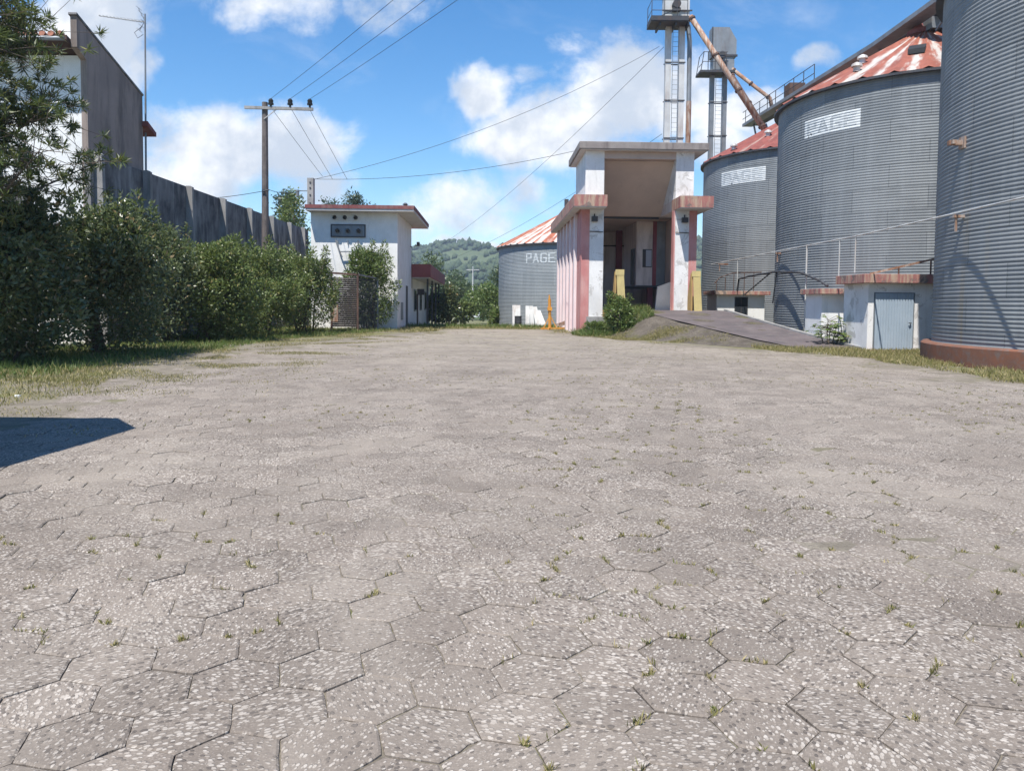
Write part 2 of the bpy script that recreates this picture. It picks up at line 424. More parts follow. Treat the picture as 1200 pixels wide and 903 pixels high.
def paint_mat(name, c, wear, amt):
    m, nt, b = new_mat(name)
    p = nt.pos()
    n = nt.noise(nt.scale(p, (1, 1, 0.5)), 3.0, 7, 0.7)
    nt.put(b.inputs['Base Color'], nt.mix(nt.ramp(n, 0.4, 0.7, 0.05, amt), c, wear))
    b.inputs['Roughness'].default_value = 0.7
    return m
M['sign_white'] = paint_mat('faded_white_sign_paint', (0.60,0.62,0.62), (0.36,0.39,0.41), 0.6)
M['sign_letter'] = paint_mat('worn_letter_steel', (0.36,0.385,0.40), (0.58,0.60,0.60), 0.8)
M['far_letter'] = paint_mat('faded_letter_paint', (0.52,0.55,0.56), (0.36,0.40,0.42), 0.6)

# ------------------------------------------------------------------ terrain
def sstep(a, b, x):
    t = np.clip((np.asarray(x, dtype=float) - a) / (b - a), 0, 1)
    return t * t * (3 - 2 * t)
def gz(x, y):
    """height of the ground: level yard, falling a little beyond it, valley floor far off"""
    return -0.5 * sstep(43.5, 60, y) - 2.0 * sstep(70, 260, y)

def grid_sheet(name, xs, ys, zf, m, kind='structure'):
    X, Y = np.meshgrid(xs, ys)
    Z = zf(X, Y)
    V = np.stack([X.ravel(), Y.ravel(), Z.ravel()], 1)
    nx, ny = len(xs), len(ys)
    i = np.arange(nx - 1); j = np.arange(ny - 1)
    I, J = np.meshgrid(i, j)
    a = (J * nx + I).ravel()
    Q = np.stack([a, a + 1, a + nx + 1, a + nx], 1)
    o = link_mesh(name, np_mesh(name, V, Q), m, smooth=True)
    if kind: o['kind'] = kind
    return o
xs = np.concatenate([np.linspace(-3000, -60, 30)[:-1], np.linspace(-60, 60, 81), np.linspace(60, 3000, 30)[1:]])
ys = np.concatenate([np.linspace(-200, -10, 6)[:-1], np.linspace(-10, 80, 91), np.geomspace(80, 4500, 40)[1:]])
grid_sheet('ground', xs, ys, lambda X, Y: gz(X, Y), M['ground'])

# paved yard: outline in metres with a ragged edge
def ragged(pts, step=0.5, amp=0.22):
    out = []
    for (a, b) in zip(pts, pts[1:] + pts[:1]):
        a = Vector((*a, 0)); b = Vector((*b, 0)); L = (b - a).length; n = max(1, int(L / step))
        d = (b - a).normalized(); nrm = Vector((-d.y, d.x, 0))
        for k in range(n):
            p = a.lerp(b, k / n)
            w = mnoise.noise(p * 0.45) * amp * 2.2 + mnoise.noise(p * 2.3) * amp
            p = p + nrm * w
            out.append((p.x, p.y))
    return out
YARD = [(-9.5,-6), (-7.6,4), (-6.9,9.5), (-7.0,13), (-7.4,17), (-8.2,22), (-7.2,27), (-5.9,33), (-4.2,38.5), (-3.4,43.2), (-0.6,44.0), (2.0,43.2), (2.3,38.5),
        (3.0,36.0), (4.6,31.5), (6.9,26.6), (9.2,23.8), (10.3,21.6), (9.9,18.4), (9.6,15.4), (11.8,12), (13,4), (13,-6)]
YPOLY = ragged(YARD)
def inside(poly, x, y):
    c = False; n = len(poly); j = n - 1
    for i in range(n):
        xi, yi = poly[i]; xj, yj = poly[j]
        if (yi > y) != (yj > y) and x < (xj - xi) * (y - yi) / (yj - yi) + xi: c = not c
        j = i
    return c
def edge_dist(X, Y):
    """distance to the outline of the yard"""
    P = np.array(YARD); A = P; B = np.roll(P, -1, 0)
    d = np.full(X.shape, 1e9)
    for a, b in zip(A, B):
        ab = b - a; t = np.clip(((X - a[0]) * ab[0] + (Y - a[1]) * ab[1]) / (ab @ ab), 0, 1)
        d = np.minimum(d, np.hypot(X - a[0] - t * ab[0], Y - a[1] - t * ab[1]))
    return d
HEX = 0.33
HEX_EDGES = []
def paved_yard():
    """every block is a real slightly uneven hexagonal slab"""
    r_ = random.Random(12); V = []; Q = []
    ca, sa = math.cos(R(17)), math.sin(R(17))
    Rc = HEX / math.sqrt(3)
    rows = []
    for j in range(-190, 190):
        for i in range(-190, 190):
            u = (i + .5 * (j % 2)) * HEX; v = j * HEX * .8660254
            x = u * ca - v * sa; y = u * sa + v * ca
            if not (-6 < y < 44.2 and -9.8 < x < 13.2) or (y < 1.2) or abs(x) > .95 * y + 2.5: continue
            if inside(YPOLY, x, y): rows.append((x, y))
    for x, y in rows:
        near = y < 16
        nseg = 4 if near else 1                                        # points per side: near blocks get chipped outlines
        tx = r_.gauss(0, .008); ty = r_.gauss(0, .008); zt = .013 + r_.gauss(0, .0021)
        ring = []
        for k in range(6):
            a0 = R(17 + 30 + 60 * k); a1 = R(17 + 90 + 60 * k)
            p0 = Vector((math.cos(a0), math.sin(a0))) * Rc; p1 = Vector((math.cos(a1), math.sin(a1))) * Rc
            for q in range(nseg): ring.append(p0.lerp(p1, q / nseg))
            if r_.random() < (.34 if near else .12): HEX_EDGES.append((x + p0.x, y + p0.y, x + p1.x, y + p1.y))
        n = len(ring); b0 = len(V); bz = gz(x, y)
        bz = float(bz)
        sh = r_.uniform(.966, .990)
        top = []
        for pt in ring:
            s_ = sh + r_.gauss(0, .007 if near else .004)
            if near and r_.random() < .03: s_ -= r_.uniform(.02, .07)   # a chipped spot
            qx, qy = pt.x * s_, pt.y * s_
            top.append((x + qx, y + qy, bz + zt + tx * qx + ty * qy))
        for t in top: V.append((x + (t[0] - x) * 1.012, y + (t[1] - y) * 1.012, bz - .015))
        for t in top: V.append((x + (t[0] - x) * 1.010, y + (t[1] - y) * 1.010, t[2] - .005))
        for t in top: V.append((x + (t[0] - x) * .955, y + (t[1] - y) * .955, t[2]))
        for k in range(n):
            k2 = (k + 1) % n
            Q.append((b0 + k, b0 + k2, b0 + n + k2, b0 + n + k)); Q.append((b0 + n + k, b0 + n + k2, b0 + 2*n + k2, b0 + 2*n + k))
        Q.append(tuple(b0 + 2*n + k for k in range(n)))
    me = bpy.data.meshes.new('paved_yard'); me.from_pydata(V, [], Q)
    o = link_mesh('paved_yard', me, M['paver']); o['kind'] = 'structure'
    def soil(X, Y):
        n1 = np.array([mnoise.fractal(Vector((a * .55, b * .55, 7)), 0.8, 2.0, 4) for a, b in zip(X.ravel(), Y.ravel())]).reshape(X.shape)
        e = 1 - np.clip(edge_dist(X, Y) / (1.6 + .8 * n1), 0, 1)
        out = np.array([0.0 if inside(YARD, a, b) else 1.0 for a, b in zip(X.ravel(), Y.ravel())]).reshape(X.shape)
        return gz(X, Y) + .0038 + .0072 * np.clip(n1, -.9, 1.3) + .012 * e - .03 * out * np.clip(edge_dist(X, Y) - .5, 0, 1)
    grid_sheet('joint_soil', np.arange(-10, 13.4, .25), np.arange(-6, 44.6, .25), soil, M['soil'])
paved_yard()

# mound and ramp up to the unloading shed
def mound_z(X, Y):
    X = np.asarray(X, float); Y = np.asarray(Y, float)
    y0 = 26.2 + 0.0 * X
    t = np.clip((Y - y0) / (36.9 - y0), 0, 1)
    prof = 1.2 * (t ** 1.12)
    xl0 = 3.4 + (36.9 - Y) * 0.45; xl1 = 6.0 + (36.9 - Y) * 0.42
    left = sstep(0, 1, (X - xl0) / (xl1 - xl0))
    xr = 10.3 + (36.9 - Y) * 0.17
    right = 1 - sstep(0, 1, (X - xr) / 1.0)
    z = prof * left * right
    return z + 0.05 * np.sin(X * 2.1 + Y * 1.3) * np.sin(Y * 1.7 - X) * np.clip(z, 0, 1)
grid_sheet('earth_mound', np.linspace(2.6, 13.2, 90), np.linspace(25.6, 37.3, 90), lambda X, Y: mound_z(X, Y) - 0.012 + 0.02 * sstep(0.0, 0.08, mound_z(X, Y)), M['gravel'])
def ramp_mesh():
    mb = MB(); n = 40; k = 10
    vs = []
    for i in range(n + 1):
        t = i / n
        y = 36.95 + (26.3 - 36.95) * t
        xl = 5.9 + (9.9 - 5.9) * t; xr = 10.2 + (12.0 - 10.2) * t
        for j in range(k + 1):
            x = xl + (xr - xl) * j / k
            y2 = y + 0.15 * mnoise.noise(Vector((x * 0.8, y, 3)))
            vs.append((x, y2, 1.2 * max(0, (y2 - 26.2) / 10.7) ** 1.12 + 0.03))
    fs = [(i*(k+1)+j, i*(k+1)+j+1, (i+1)*(k+1)+j+1, (i+1)*(k+1)+j) for i in range(n) for j in range(k)]
    mb.add(vs, fs)
    o = mb.build('ramp', M['rampmat'], smooth=True); o['kind'] = 'structure'
    # concrete kerb along its right side
    e = [(xr_ + 0.05, y_, 1.2 * max(0, (y_ - 26.2) / 10.7) ** 1.12 + 0.03) for xr_, y_ in [(10.2 + 1.8 * i / 20, 36.95 - 10.65 * i / 20) for i in range(21)]]
    kb = MB()
    for a, b in zip(e, e[1:]): kb.bar(a, b, 0.16, 0.14)
    ko = kb.build('ramp_kerb', M['concrete_pier']); ko['kind'] = 'structure'
ramp_mesh()

# ------------------------------------------------------------------ foliage generators
def leaf_quads(P, D, U, L, W, droop=0.15):
    """one bent leaf (quad) per row: base P, direction D, side U"""
    D = D / np.linalg.norm(D, axis=1, keepdims=True)
    S = np.cross(D, U); S /= (np.linalg.norm(S, axis=1, keepdims=True) + 1e-9)
    Nn = np.cross(S, D)
    L = L[:, None]; W = W[:, None]
    a = P; c = P + D * L - Nn * L * droop
    mid = P + D * L * 0.45
    b = mid + S * W * 0.5; d = mid - S * W * 0.5
    V = np.stack([a, b, c, d], 1).reshape(-1, 3)
    Q = np.arange(len(V)).reshape(-1, 4)
    return V, Q

def unit(n):
    v = rng.normal(size=(n, 3)); return v / np.linalg.norm(v, axis=1, keepdims=True)

def lobed_foliage(lobes, n, L, W, shell=(0.68, 1.14), up=0.35, jitter=0.9, floor=None):
    """lobes: (cx,cy,cz,rx,ry,rz). Leaves mostly at each lobe's outer shell, pointing outward"""
    lobes = np.array(lobes)
    w = (lobes[:, 3] * lobes[:, 5]); w = w / w.sum()
    k = rng.choice(len(lobes), size=n, p=w)
    d = unit(n)
    rr = rng.uniform(shell[0], shell[1], n) * (1 + 0.10 * np.sin(d[:, 0] * 9 + k) * np.cos(d[:, 2] * 8 + 2 * k))
    P = lobes[k, :3] + d * lobes[k, 3:6] * rr[:, None]
    D = d + np.array([0, 0, up]) + rng.normal(scale=jitter, size=(n, 3))
    if floor is not None:
        ok = P[:, 2] > floor; P, D = P[ok], D[ok]
    m = len(P)
    return leaf_quads(P, D, unit(m), rng.uniform(0.7, 1.25, m) * L, rng.uniform(0.75, 1.2, m) * W)

def bush_lobes(rx, ry, h, n, seed, base=0.14):
    r_ = random.Random(seed)
    out = [(0, 0, h * 0.48, rx * 0.78, ry * 0.78, h * 0.46)]
    for i in range(n):
        a = r_.uniform(0, 2 * PI); q = math.sqrt(r_.random()) * 0.78
        z = h * (base + (0.98 - base) * r_.random() ** 0.8)
        k = 1.0 - 0.55 * max(0, (z / h - 0.55)) / 0.45
        s = r_.uniform(0.24, 0.42)
        out.append((math.cos(a) * q * rx * k, math.sin(a) * q * ry * k, min(z, h * (1 - s * 0.5)), rx * s, ry * s, h * s * 0.52))
    return out

def bush(name, loc, rx, ry, h, seed, n, leafm, L, W, label, cat='bush', group=None, stems=6, lobes=19, up=0.35, spikes=0):
    root = empty(name, loc, 0, label, cat, group)
    lb = bush_lobes(rx, ry, h, lobes, seed)
    r_ = random.Random(seed + 99)
    for i in range(spikes):                                            # upright shoots poking out of the top
        a = r_.uniform(0, 2 * PI); q = r_.random() ** 0.5 * 0.75
        lb.append((math.cos(a) * q * rx, math.sin(a) * q * ry, h * r_.uniform(0.78, 1.02), rx * 0.09, ry * 0.09, h * r_.uniform(0.09, 0.16)))
        if i % 2: q = r_.uniform(.85, 1.12); lb.append((math.cos(a) * q * rx, math.sin(a) * q * ry, h * r_.uniform(0.3, 0.8), rx * 0.13, ry * 0.13, h * 0.06))
    V, Q = lobed_foliage(lb, n, L, W, up=up, floor=0.02)
    link_mesh('foliage', np_mesh('foliage', V, Q), leafm, root)
    mb = MB()
    for i in range(stems):
        x, y, z, a, b_, c = r_.choice(lb)
        x0, y0 = r_.uniform(-.25, .25) * rx, r_.uniform(-.25, .25) * ry
        mb.tube([(x0, y0, -0.05), (x0 * .6 + x * .4 + r_.uniform(-.1, .1), y0 * .6 + y * .4, z * .5), (x, y, z)], [0.05, 0.035, 0.012], 6)
    mb.build('stem', M['bark'], root, smooth=True)
    return root

def branch_tree(name, loc, h, crown_r, seed, n_tuft, leafm, label, cat, group=None, L=0.22, W=0.035, per=16, trunk_r=0.16, first=0.3, lean=(0, 0), upward=0.35, tuft_r=0.0):
    """trunk, limbs and twigs ending in tufts of leaves"""
    root = empty(name, loc, 0, label, cat, group)
    r_ = random.Random(seed)
    tr = MB(); tips = []
    tp = [Vector((0, 0, -0.1))]
    for i in range(1, 9):
        t = i / 8
        tp.append(Vector((lean[0] * t + r_.uniform(-.08, .08), lean[1] * t + r_.uniform(-.08, .08), h * 0.95 * t)))
    tr.tube(tp, [trunk_r * (1 - 0.85 * i / 8) for i in range(9)], 9)
    br = MB()
    nl = 22
    for i in range(nl):
        t = first + (0.97 - first) * (i + r_.random()) / nl
        k = t * 8; j = min(int(k), 7); p0 = tp[j].lerp(tp[j+1], k - j)
        a = i * 2.4 + r_.uniform(-.4, .4)
        ln = crown_r * (1.05 - 0.78 * ((t - first) / (1 - first)) ** 1.4) * r_.uniform(0.75, 1.1)
        d = Vector((math.cos(a), math.sin(a), upward * r_.uniform(0.3, 1.6)))
        p1 = p0 + d * ln * 0.5 + Vector((0, 0, r_.uniform(-.1, .1)))
        p2 = p0 + d * ln * 0.92 + Vector((r_.uniform(-.2, .2), r_.uniform(-.2, .2), ln * 0.16))
        br.tube([p0, p1, p2], [trunk_r * 0.34 * (1.1 - t), trunk_r * 0.22 * (1.1 - t) + .006, 0.008], 6)
        for q in range(max(3, n_tuft // nl)):
            s = r_.uniform(0.30, 1.0)
            b0 = p0.lerp(p1, s * 2) if s < .5 else p1.lerp(p2, s * 2 - 1)
            e = b0 + Vector((r_.gauss(0, 1), r_.gauss(0, 1), r_.gauss(0.25, .8))) * crown_r * 0.13 * r_.uniform(.5, 1.6)
            br.tube([b0, e], [0.009, 0.004], 4, cap=False)
            tips.append((e, (e - b0).normalized()))
    tr.build('trunk', M['bark'], root, smooth=True)
    br.build('branch', M['bark'], root, smooth=True)
    T = np.array([t[0][:] for t in tips]); DD = np.array([t[1][:] for t in tips])
    n = len(T)
    P = np.repeat(T, per, 0); D0 = np.repeat(DD, per, 0)
    if tuft_r: P = P + rng.normal(scale=tuft_r, size=P.shape)
    else: P = P - D0 * rng.uniform(0, 0.10, (n * per, 1))
    D = D0 * 0.55 + unit(n * per) * 1.0 + np.array([0, 0, 0.12])
    V, Q = leaf_quads(P, D, unit(n * per), rng.uniform(.7, 1.2, n * per) * L, rng.uniform(.8, 1.2, n * per) * W)
    link_mesh('foliage', np_mesh('foliage', V, Q), leafm, root)
    return root

# ------------------------------------------------------------------ plants on the left
HB = 'bushes along the dark wall'
bush('bush', (-11.9, 17.6, 0), 2.1, 1.9, 3.55, 1, 22000, M['leaf_dark'], 0.15, 0.07, 'dark green broad bush at the left edge under the tree', group=HB, spikes=12)
bush('bush', (-13.6, 19.6, 0), 1.6, 1.5, 3.3, 21, 10000, M['leaf_dark'], 0.14, 0.065, 'dark bush half hidden behind the leftmost bush', group=HB, spikes=10)
bush('bush', (-11.0, 20.9, 0), 1.75, 1.7, 3.85, 2, 23000, M['leaf_dark'], 0.145, 0.065, 'tallest dark green bush in front of the wall, next to the white building', group=HB, spikes=16)
bush('bush', (-11.9, 26.2, 0), 1.5, 1.5, 3.95, 3, 11000, M['leaf_dark'], 0.13, 0.06, 'dark rounded bush in the gap between the tall bush and the paler bushes', group=HB, spikes=8)
bush('bush', (-11.0, 28.2, 0), 2.0, 1.9, 3.55, 4, 21000, M['leaf_mid'], 0.14, 0.06, 'mid green bush with a bright top, left of the utility pole', group=HB, spikes=16)
bush('bush', (-10.6, 32.6, 0), 1.9, 1.9, 3.65, 5, 16000, M['leaf_mid'], 0.14, 0.055, 'mid green bush at the foot of the utility pole', group=HB, spikes=16)
bush('bush', (-9.7, 36.2, 0), 1.6, 1.7, 3.5, 6, 15000, M['leaf_mid'], 0.14, 0.055, 'pale green bush beside the rusty louvred cage', group=HB, spikes=14)
bush('bush', (-7.5, 40.6, 0), 1.55, 0.95, 4.15, 7, 12000, M['leaf_bright'], 0.18, 0.055, 'yellowish green upright bush against the white substation wall', group=HB, spikes=16)
branch_tree('tree', (-12.35, 16.2, 0), 8.0, 3.25, 5, 1600, M['leaf_needle'], 'tree with whorls of narrow leaves at the far left, above the bushes', 'tree', L=0.22, W=0.028, per=24, trunk_r=0.17, first=0.36, lean=(0.7, 0.2))

# ------------------------------------------------------------------ white house with brown side wall
def left_house():
    root = empty('house', (-18.9, 25.1, 0.3), 0, 'white house with a stained brown windowless side wall behind the bushes', 'house')
    # local: side wall plane at x = 5.2
    mb = MB(); mb.box(0, 5.0, 0.0, 3.6, -0.6, 9.0)
    mb.build('wall', M['white'], root)
    fw = MB(); fw.prism([(-0.02, -0.6), (3.7, -0.6), (3.7, 8.7), (-0.55, 10.05), (-0.55, 9.1), (-0.02, 8.85)], 5.003, 5.2, 'x')
    fw.build('side_wall', M['firewall'], root)
    cp = MB(); cp.bar((5.1, -0.6, 10.11), (5.1, 3.73, 8.74), 0.26, 0.07); cp.build('coping', M['concrete_dark'], root)
    rf = MB()
    rf.prism([(-0.75, 9.25), (4.0, 7.95), (4.0, 8.07), (-0.75, 9.4)], -0.4, 4.99, 'x')
    roof = rf.build('roof', M['brown'], root)
    tl = MB()
    for i in range(20):                                               # tile rolls run down the slope
        x = -0.35 + i * 0.27
        tl.tube([(x, -0.78, 9.44), (x, 3.98, 8.11)], 0.10, 8)
    tl.build('roof_tile', M['tile'], roof)
    gt = MB(); gt.tube([(-.4, -0.85, 9.26), (4.95, -0.85, 9.26)], 0.07, 8); gt.build('gutter', M['steel_grey'], roof)
    e2 = MB(); e2.prism([(3.62, 7.6), (4.3, 7.35), (4.3, 7.5), (3.62, 7.78)], 4.2, 5.42, 'x'); e2.build('rear_eave', M['roof_red'], roof)
    w = MB(); w.box(1.3, 2.5, -0.03, 0.02, 4.6, 5.8); fr = w.build('window', M['white_worn'], root)
    g = MB(); g.box(1.37, 2.43, -0.045, -0.031, 4.67, 5.73); g.build('pane', M['glass'], fr)
left_house()

def antenna():
    root = empty('television_antenna', (-13.78, 29.15, 0.25), 0, 'thin television antenna on a tall mast beside the brown side wall', 'antenna')
    mb = MB(); mb.tube([(0, 0, 0), (0.0, 0, 6), (0.06, 0, 11.85)], [0.045, 0.04, 0.03], 8); mb.build('mast', M['steel_grey'], root)
    b = MB(); b.tube([(0.05, 0, 11.55), (-1.55, -0.2, 11.7)], 0.018, 6)
    for i in range(13):
        t = i / 12; x = 0.0 - 1.5 * t; h = 0.17 - 0.08 * t
        b.tube([(x, -0.19 * t - h, 11.56 + .14 * t), (x, -0.19 * t + h, 11.56 + .14 * t)], 0.008, 5)
        b.tube([(x, -0.19 * t, 11.56 + .14 * t - h * .35), (x, -0.19 * t, 11.56 + .14 * t + h * .35)], 0.008, 5)
    b.build('boom', M['steel_grey'], root)
    r_ = MB(); r_.tube([(-0.18, 0, 12.05), (0.05, 0, 11.6), (-0.15, 0, 11.25)], 0.012, 6)
    for k in range(6):
        z = 11.25 + .16 * k; x = -0.15 + .2 * min(1, (0.35 - abs(z - 11.65)) / .35) if abs(z - 11.65) < .35 else -0.16
        r_.tube([(x, -.22, z), (x, .22, z)], 0.007, 5)
    r_.build('reflector', M['steel_grey'], root)
    l = MB(); l.tube([(-0.05, 0, 11.4), (-0.32, -.05, 11.15), (-0.2, -.05, 10.95), (-0.02, 0, 11.1)], 0.01, 5); l.build('cable', M['wire'], root)
antenna()

# ------------------------------------------------------------------ boundary wall with piers
def boundary_wall():
    root = empty('boundary_wall', (-13.5, 24.8, 0), 0, 'long tall mottled dark concrete wall with piers behind the bushes', 'wall')
    L = 26.3
    mb = MB(); mb.box(-0.2, 0, 0, L, -0.1, 6.2); mb.build('wall_panel', M['concrete_dark'], root)
    for i, y in enumerate([0.3, 3.6, 7.3, 11.0, 14.6, 18.2, 21.6, 24.6]):
        p = MB(); p.prism([(0.002, -0.1), (0.34, -0.1), (0.26, 6.17), (0.18, 6.22), (0.002, 6.22)], y - 0.09, y + 0.09, 'y'); p.build('pier', M['concrete_pier'], root)
boundary_wall()
def low_wall():
    root = empty('garden_wall', (-19.5, 22.3, 0), 0, 'low grey wall in front of the white house at far left', 'wall')
    mb = MB(); mb.box(0, 5.6, 0, 0.2, -0.1, 4.6); mb.build('wall_panel', M['concrete_dark'], root)
    c = MB(); c.box(-.05, 5.65, -0.06, 0.26, 4.602, 4.7); c.build('coping', M['concrete_pier'], root)
low_wall()

# ------------------------------------------------------------------ utility pole and wires
def insulator(name, parent, x, y, z, m=None):
    mb = MB(); mb.tube([(x, y, z), (x, y, z + .10), (x, y, z + .101), (x, y, z + .18), (x, y, z + .181), (x, y, z + .30), (x, y, z + .38)], [.05, .05, .13, .13, .10, .12, .06], 10)
    return mb.build(name, m or M['black'], parent, smooth=False)
PX, PY = -11.72, 36.6
def utility_pole():
    root = empty('utility_pole', (PX, PY, 0), 0, 'tall weathered utility pole with one crossarm rising from the bushes', 'pole')
    mb = MB(); mb.tube([(0, 0, -.1), (0.05, 0, 10.8)], [0.19, 0.13], 10); mb.build('post', M['wood_pole'], root)
    ca = MB(); ca.bar((-0.85, -0.16, 10.52), (2.35, -0.16, 10.46), 0.11, 0.13); ca.build('crossarm', M['concrete_pier'], root)
    bz = MB(); bz.bar((0.05, -0.14, 10.0), (0.65, -0.16, 10.45), 0.05, 0.03); bz.build('brace', M['steel_pale'], root)
    for x in (0.38, 1.28, 2.2): insulator('insulator', root, x, -0.16, 10.55)
    k = MB(); k.box(-.06, .06, -.2, -.13, 6.55, 6.75); k.tube([(0, -.2, 6.65), (0.3, -.25, 6.7)], .03, 6); k.build('cable_clamp', M['steel_dark'], root)
utility_pole()

WG = 'overhead wires'
def wire(a, b, label, sag=0.3, r=0.014, n=18):
    a = Vector(a); b = Vector(b)
    mb = MB(); pts = []
    for i in range(n + 1):
        t = i / n; p = a.lerp(b, t); p.z -= sag * 4 * t * (1 - t); pts.append(p)
    mb.tube(pts, r, 5)
    setp(mb.build('overhead_wire', M['wire'], base=True), label, 'wire', WG)
for k, (x, tx, lab) in enumerate(((0.38, -2.2, 'left'), (1.28, -0.9, 'middle'), (2.2, 0.2, 'right'))):
    wire((PX + x, PY - .16, 10.93), (10.5 + x * 1.15, -0.5, 10.9), 'wire from the %s insulator on the crossarm running overhead towards the viewer' % lab, 0.35, 0.008, 30)
for x, bx, lab in ((0.45, 0.95, 'left'), (1.35, 1.5, 'middle'), (2.2, 2.3, 'right')):
    wire((PX + x, PY - .1, 10.42), (-11.4 + bx, 42.6, 8.35 if bx < 1.2 else 8.2), 'thin %s drop wire from the crossarm down to the substation roof' % lab, 0.02, 0.010, 8)

# ------------------------------------------------------------------ substation building
def substation():
    root = empty('substation', (-10.95, 42.0, 0), R(1.6), 'white two-storey substation with red roof edge and three black bushings', 'building')
    W, D, H = 4.68, 7.4, 6.35
    mb = MB(); mb.box(0, W, 0, D, -0.6, H); mb.build('wall', M['white'], root)
    rf = MB(); rf.box(-0.12, W + 0.95, -0.72, D + 1.6, H + 0.002, H + 0.26)
    roof = rf.build('roof', M['soffit'], root)
    fa = MB()
    fa.box(-0.14, W + 0.97, -0.76, -0.722, H + 0.12, H + 0.31); fa.box(W + 0.952, W + 0.99, -0.72, D + 1.6, H + 0.12, H + 0.31); fa.box(-0.16, -0.122, -0.72, D + 1.6, H + 0.12, H + 0.31)
    fa.build('fascia', M['roof_red'], roof)
    tp = MB(); tp.box(-0.1, W + 0.93, -0.70, D + 1.58, H + 0.262, H + 0.30); tp.build('roof_covering', M['roof_red'], roof)
    vt = MB(); vt.tube([(W + .45, -.2, H + .3), (W + .45, -.2, H + .42), (W + .45, -.2, H + .421), (W + .45, -.2, H + .52)], [.1, .1, .17, .06], 10); vt.build('vent', M['steel_dark'], roof)
    pn = MB(); pn.box(1.12, 2.92, -0.04, -0.002, 5.05, 5.66); pl = pn.build('vent_panel', M['steel_grey'], root)
    fr = MB()
    for a in ((1.08, 1.14, 5.0, 5.7), (2.9, 2.96, 5.0, 5.7)): fr.box(a[0], a[1], -.07, -.003, a[2], a[3])
    fr.box(1.141, 2.899, -.07, -.041, 5.64, 5.70); fr.box(1.141, 2.899, -.07, -.041, 5.0, 5.06); fr.build('frame', M['steel_dark'], pl)
    for i, x in enumerate((1.45, 2.0, 2.58)):
        b = MB(); b.tube([(x, -.04, 5.36), (x, -.12, 5.35), (x, -.121, 5.35), (x, -.3, 5.32)], [.05, .06, .12, .08], 10); b.build('bushing', M['black'], root)
        b = MB(); b.tube([(x - .15, -.001, 6.08), (x - .15, -.12, 6.06), (x - .15, -.121, 6.06), (x - .15, -.3, 6.02)], [.05, .06, .12, .08], 10); b.build('bushing', M['black'], root)
    k = MB(); k.bar((1.35, -.06, 4.85), (1.6, -.25, 4.2), .06); k.bar((1.6, -.25, 4.2), (2.75, -.25, 4.22), .06); k.bar((2.75, -.25, 4.22), (2.55, -.06, 4.75), .06)
    k.bar((1.6, -.25, 4.2), (1.75, -.3, 3.9), .05)
    for x in (1.45, 2.0, 2.55): k.bar((x, -.06, 4.85), (x, -.06, 4.6), .04)
    k.build('bracket', M['steel_grey'], root)
    d = MB(); d.box(W + .001, W + .03, 4.2, 5.1, 0, 2.5); dd = d.build('door', M['steel_dark'], root)
    v = MB(); v.box(W + .001, W + .03, 1.6, 2.6, 0.5, 1.5); v.build('vent_grille', M['steel_grey'], root)
    l = MB(); l.tube([(W, 6.6, 5.0), (W + .35, 6.6, 5.05), (W + .5, 6.6, 5.1)], .025, 6); l.box(W + .42, W + .6, 6.5, 6.72, 5.05, 5.3)
    l.tube([(W + .12, 6.6, 5.0), (W + .12, 6.6, 2.4)], .015, 5); l.build('lamp', M['steel_dark'], root)
substation()

def stub_post():
    root = empty('concrete_post', (-11.35, 43.6, 6.65), 0, 'short thick concrete post standing on the left of the substation roof', 'post')
    mb = MB(); mb.box(-.17, .17, -.17, .17, 0, 1.75); mb.build('post', M['concrete_pier'], root)
    for z in (.35, .8, 1.2, 1.5):
        h = MB(); h.tube([(0, -.165, z), (0, -.2, z)], .05, 8); h.build('bolt', M['steel_dark'], root)
    b = MB(); b.bar((-.8, 0, 1.05), (-.17, 0, 1.05), .05); b.tube([(-.75, 0, .75), (-.75, 0, 1.1)], .09, 8); b.build('bracket_arm', M['steel_grey'], root)
stub_post()

def annex():
    root = empty('office', (-6.55, 49.8, -0.3), R(2.4), 'low white office with deep dark red canopy edge behind the substation', 'building')
    mb = MB(); mb.box(-4.5, 0, 0.05, 19, -.4, 3.4); mb.build('wall', M['white'], root)
    fa = MB(); fa.box(-4.5, 1.3, -0.3, 20, 3.42, 4.25); rf = fa.build('roof', M['annex_red'], root)
    sf = MB(); sf.box(-4.4, 1.22, -.22, 19.9, 3.36, 3.418); sf.build('soffit', M['soffit'], rf)
    for y in (1.0, 5.8, 10.5, 15.0):
        p = MB(); p.box(0.95, 1.07, y, y + .12, -.4, 3.358); p.build('post', M['steel_dark'], root)
    for i, y in enumerate((2.3, 7.2, 12.2)):
        w = MB(); w.box(0.001, 0.05, y, y + 1.7, 1.2, 2.7); f = w.build('window', M['steel_grey'], root)
        g = MB(); g.box(0.051, 0.06, y + .1, y + 1.6, 1.3, 2.6); g.build('pane', M['glass'], f)
    d = MB(); d.box(0.001, 0.05, 4.7, 5.6, 0, 2.4); d.build('door', M['brown'], root)
    b = MB(); b.box(.3, .75, 1.4, 1.8, 2.3, 2.7); b.build('meter_box', M['steel_dark'], root)
annex()

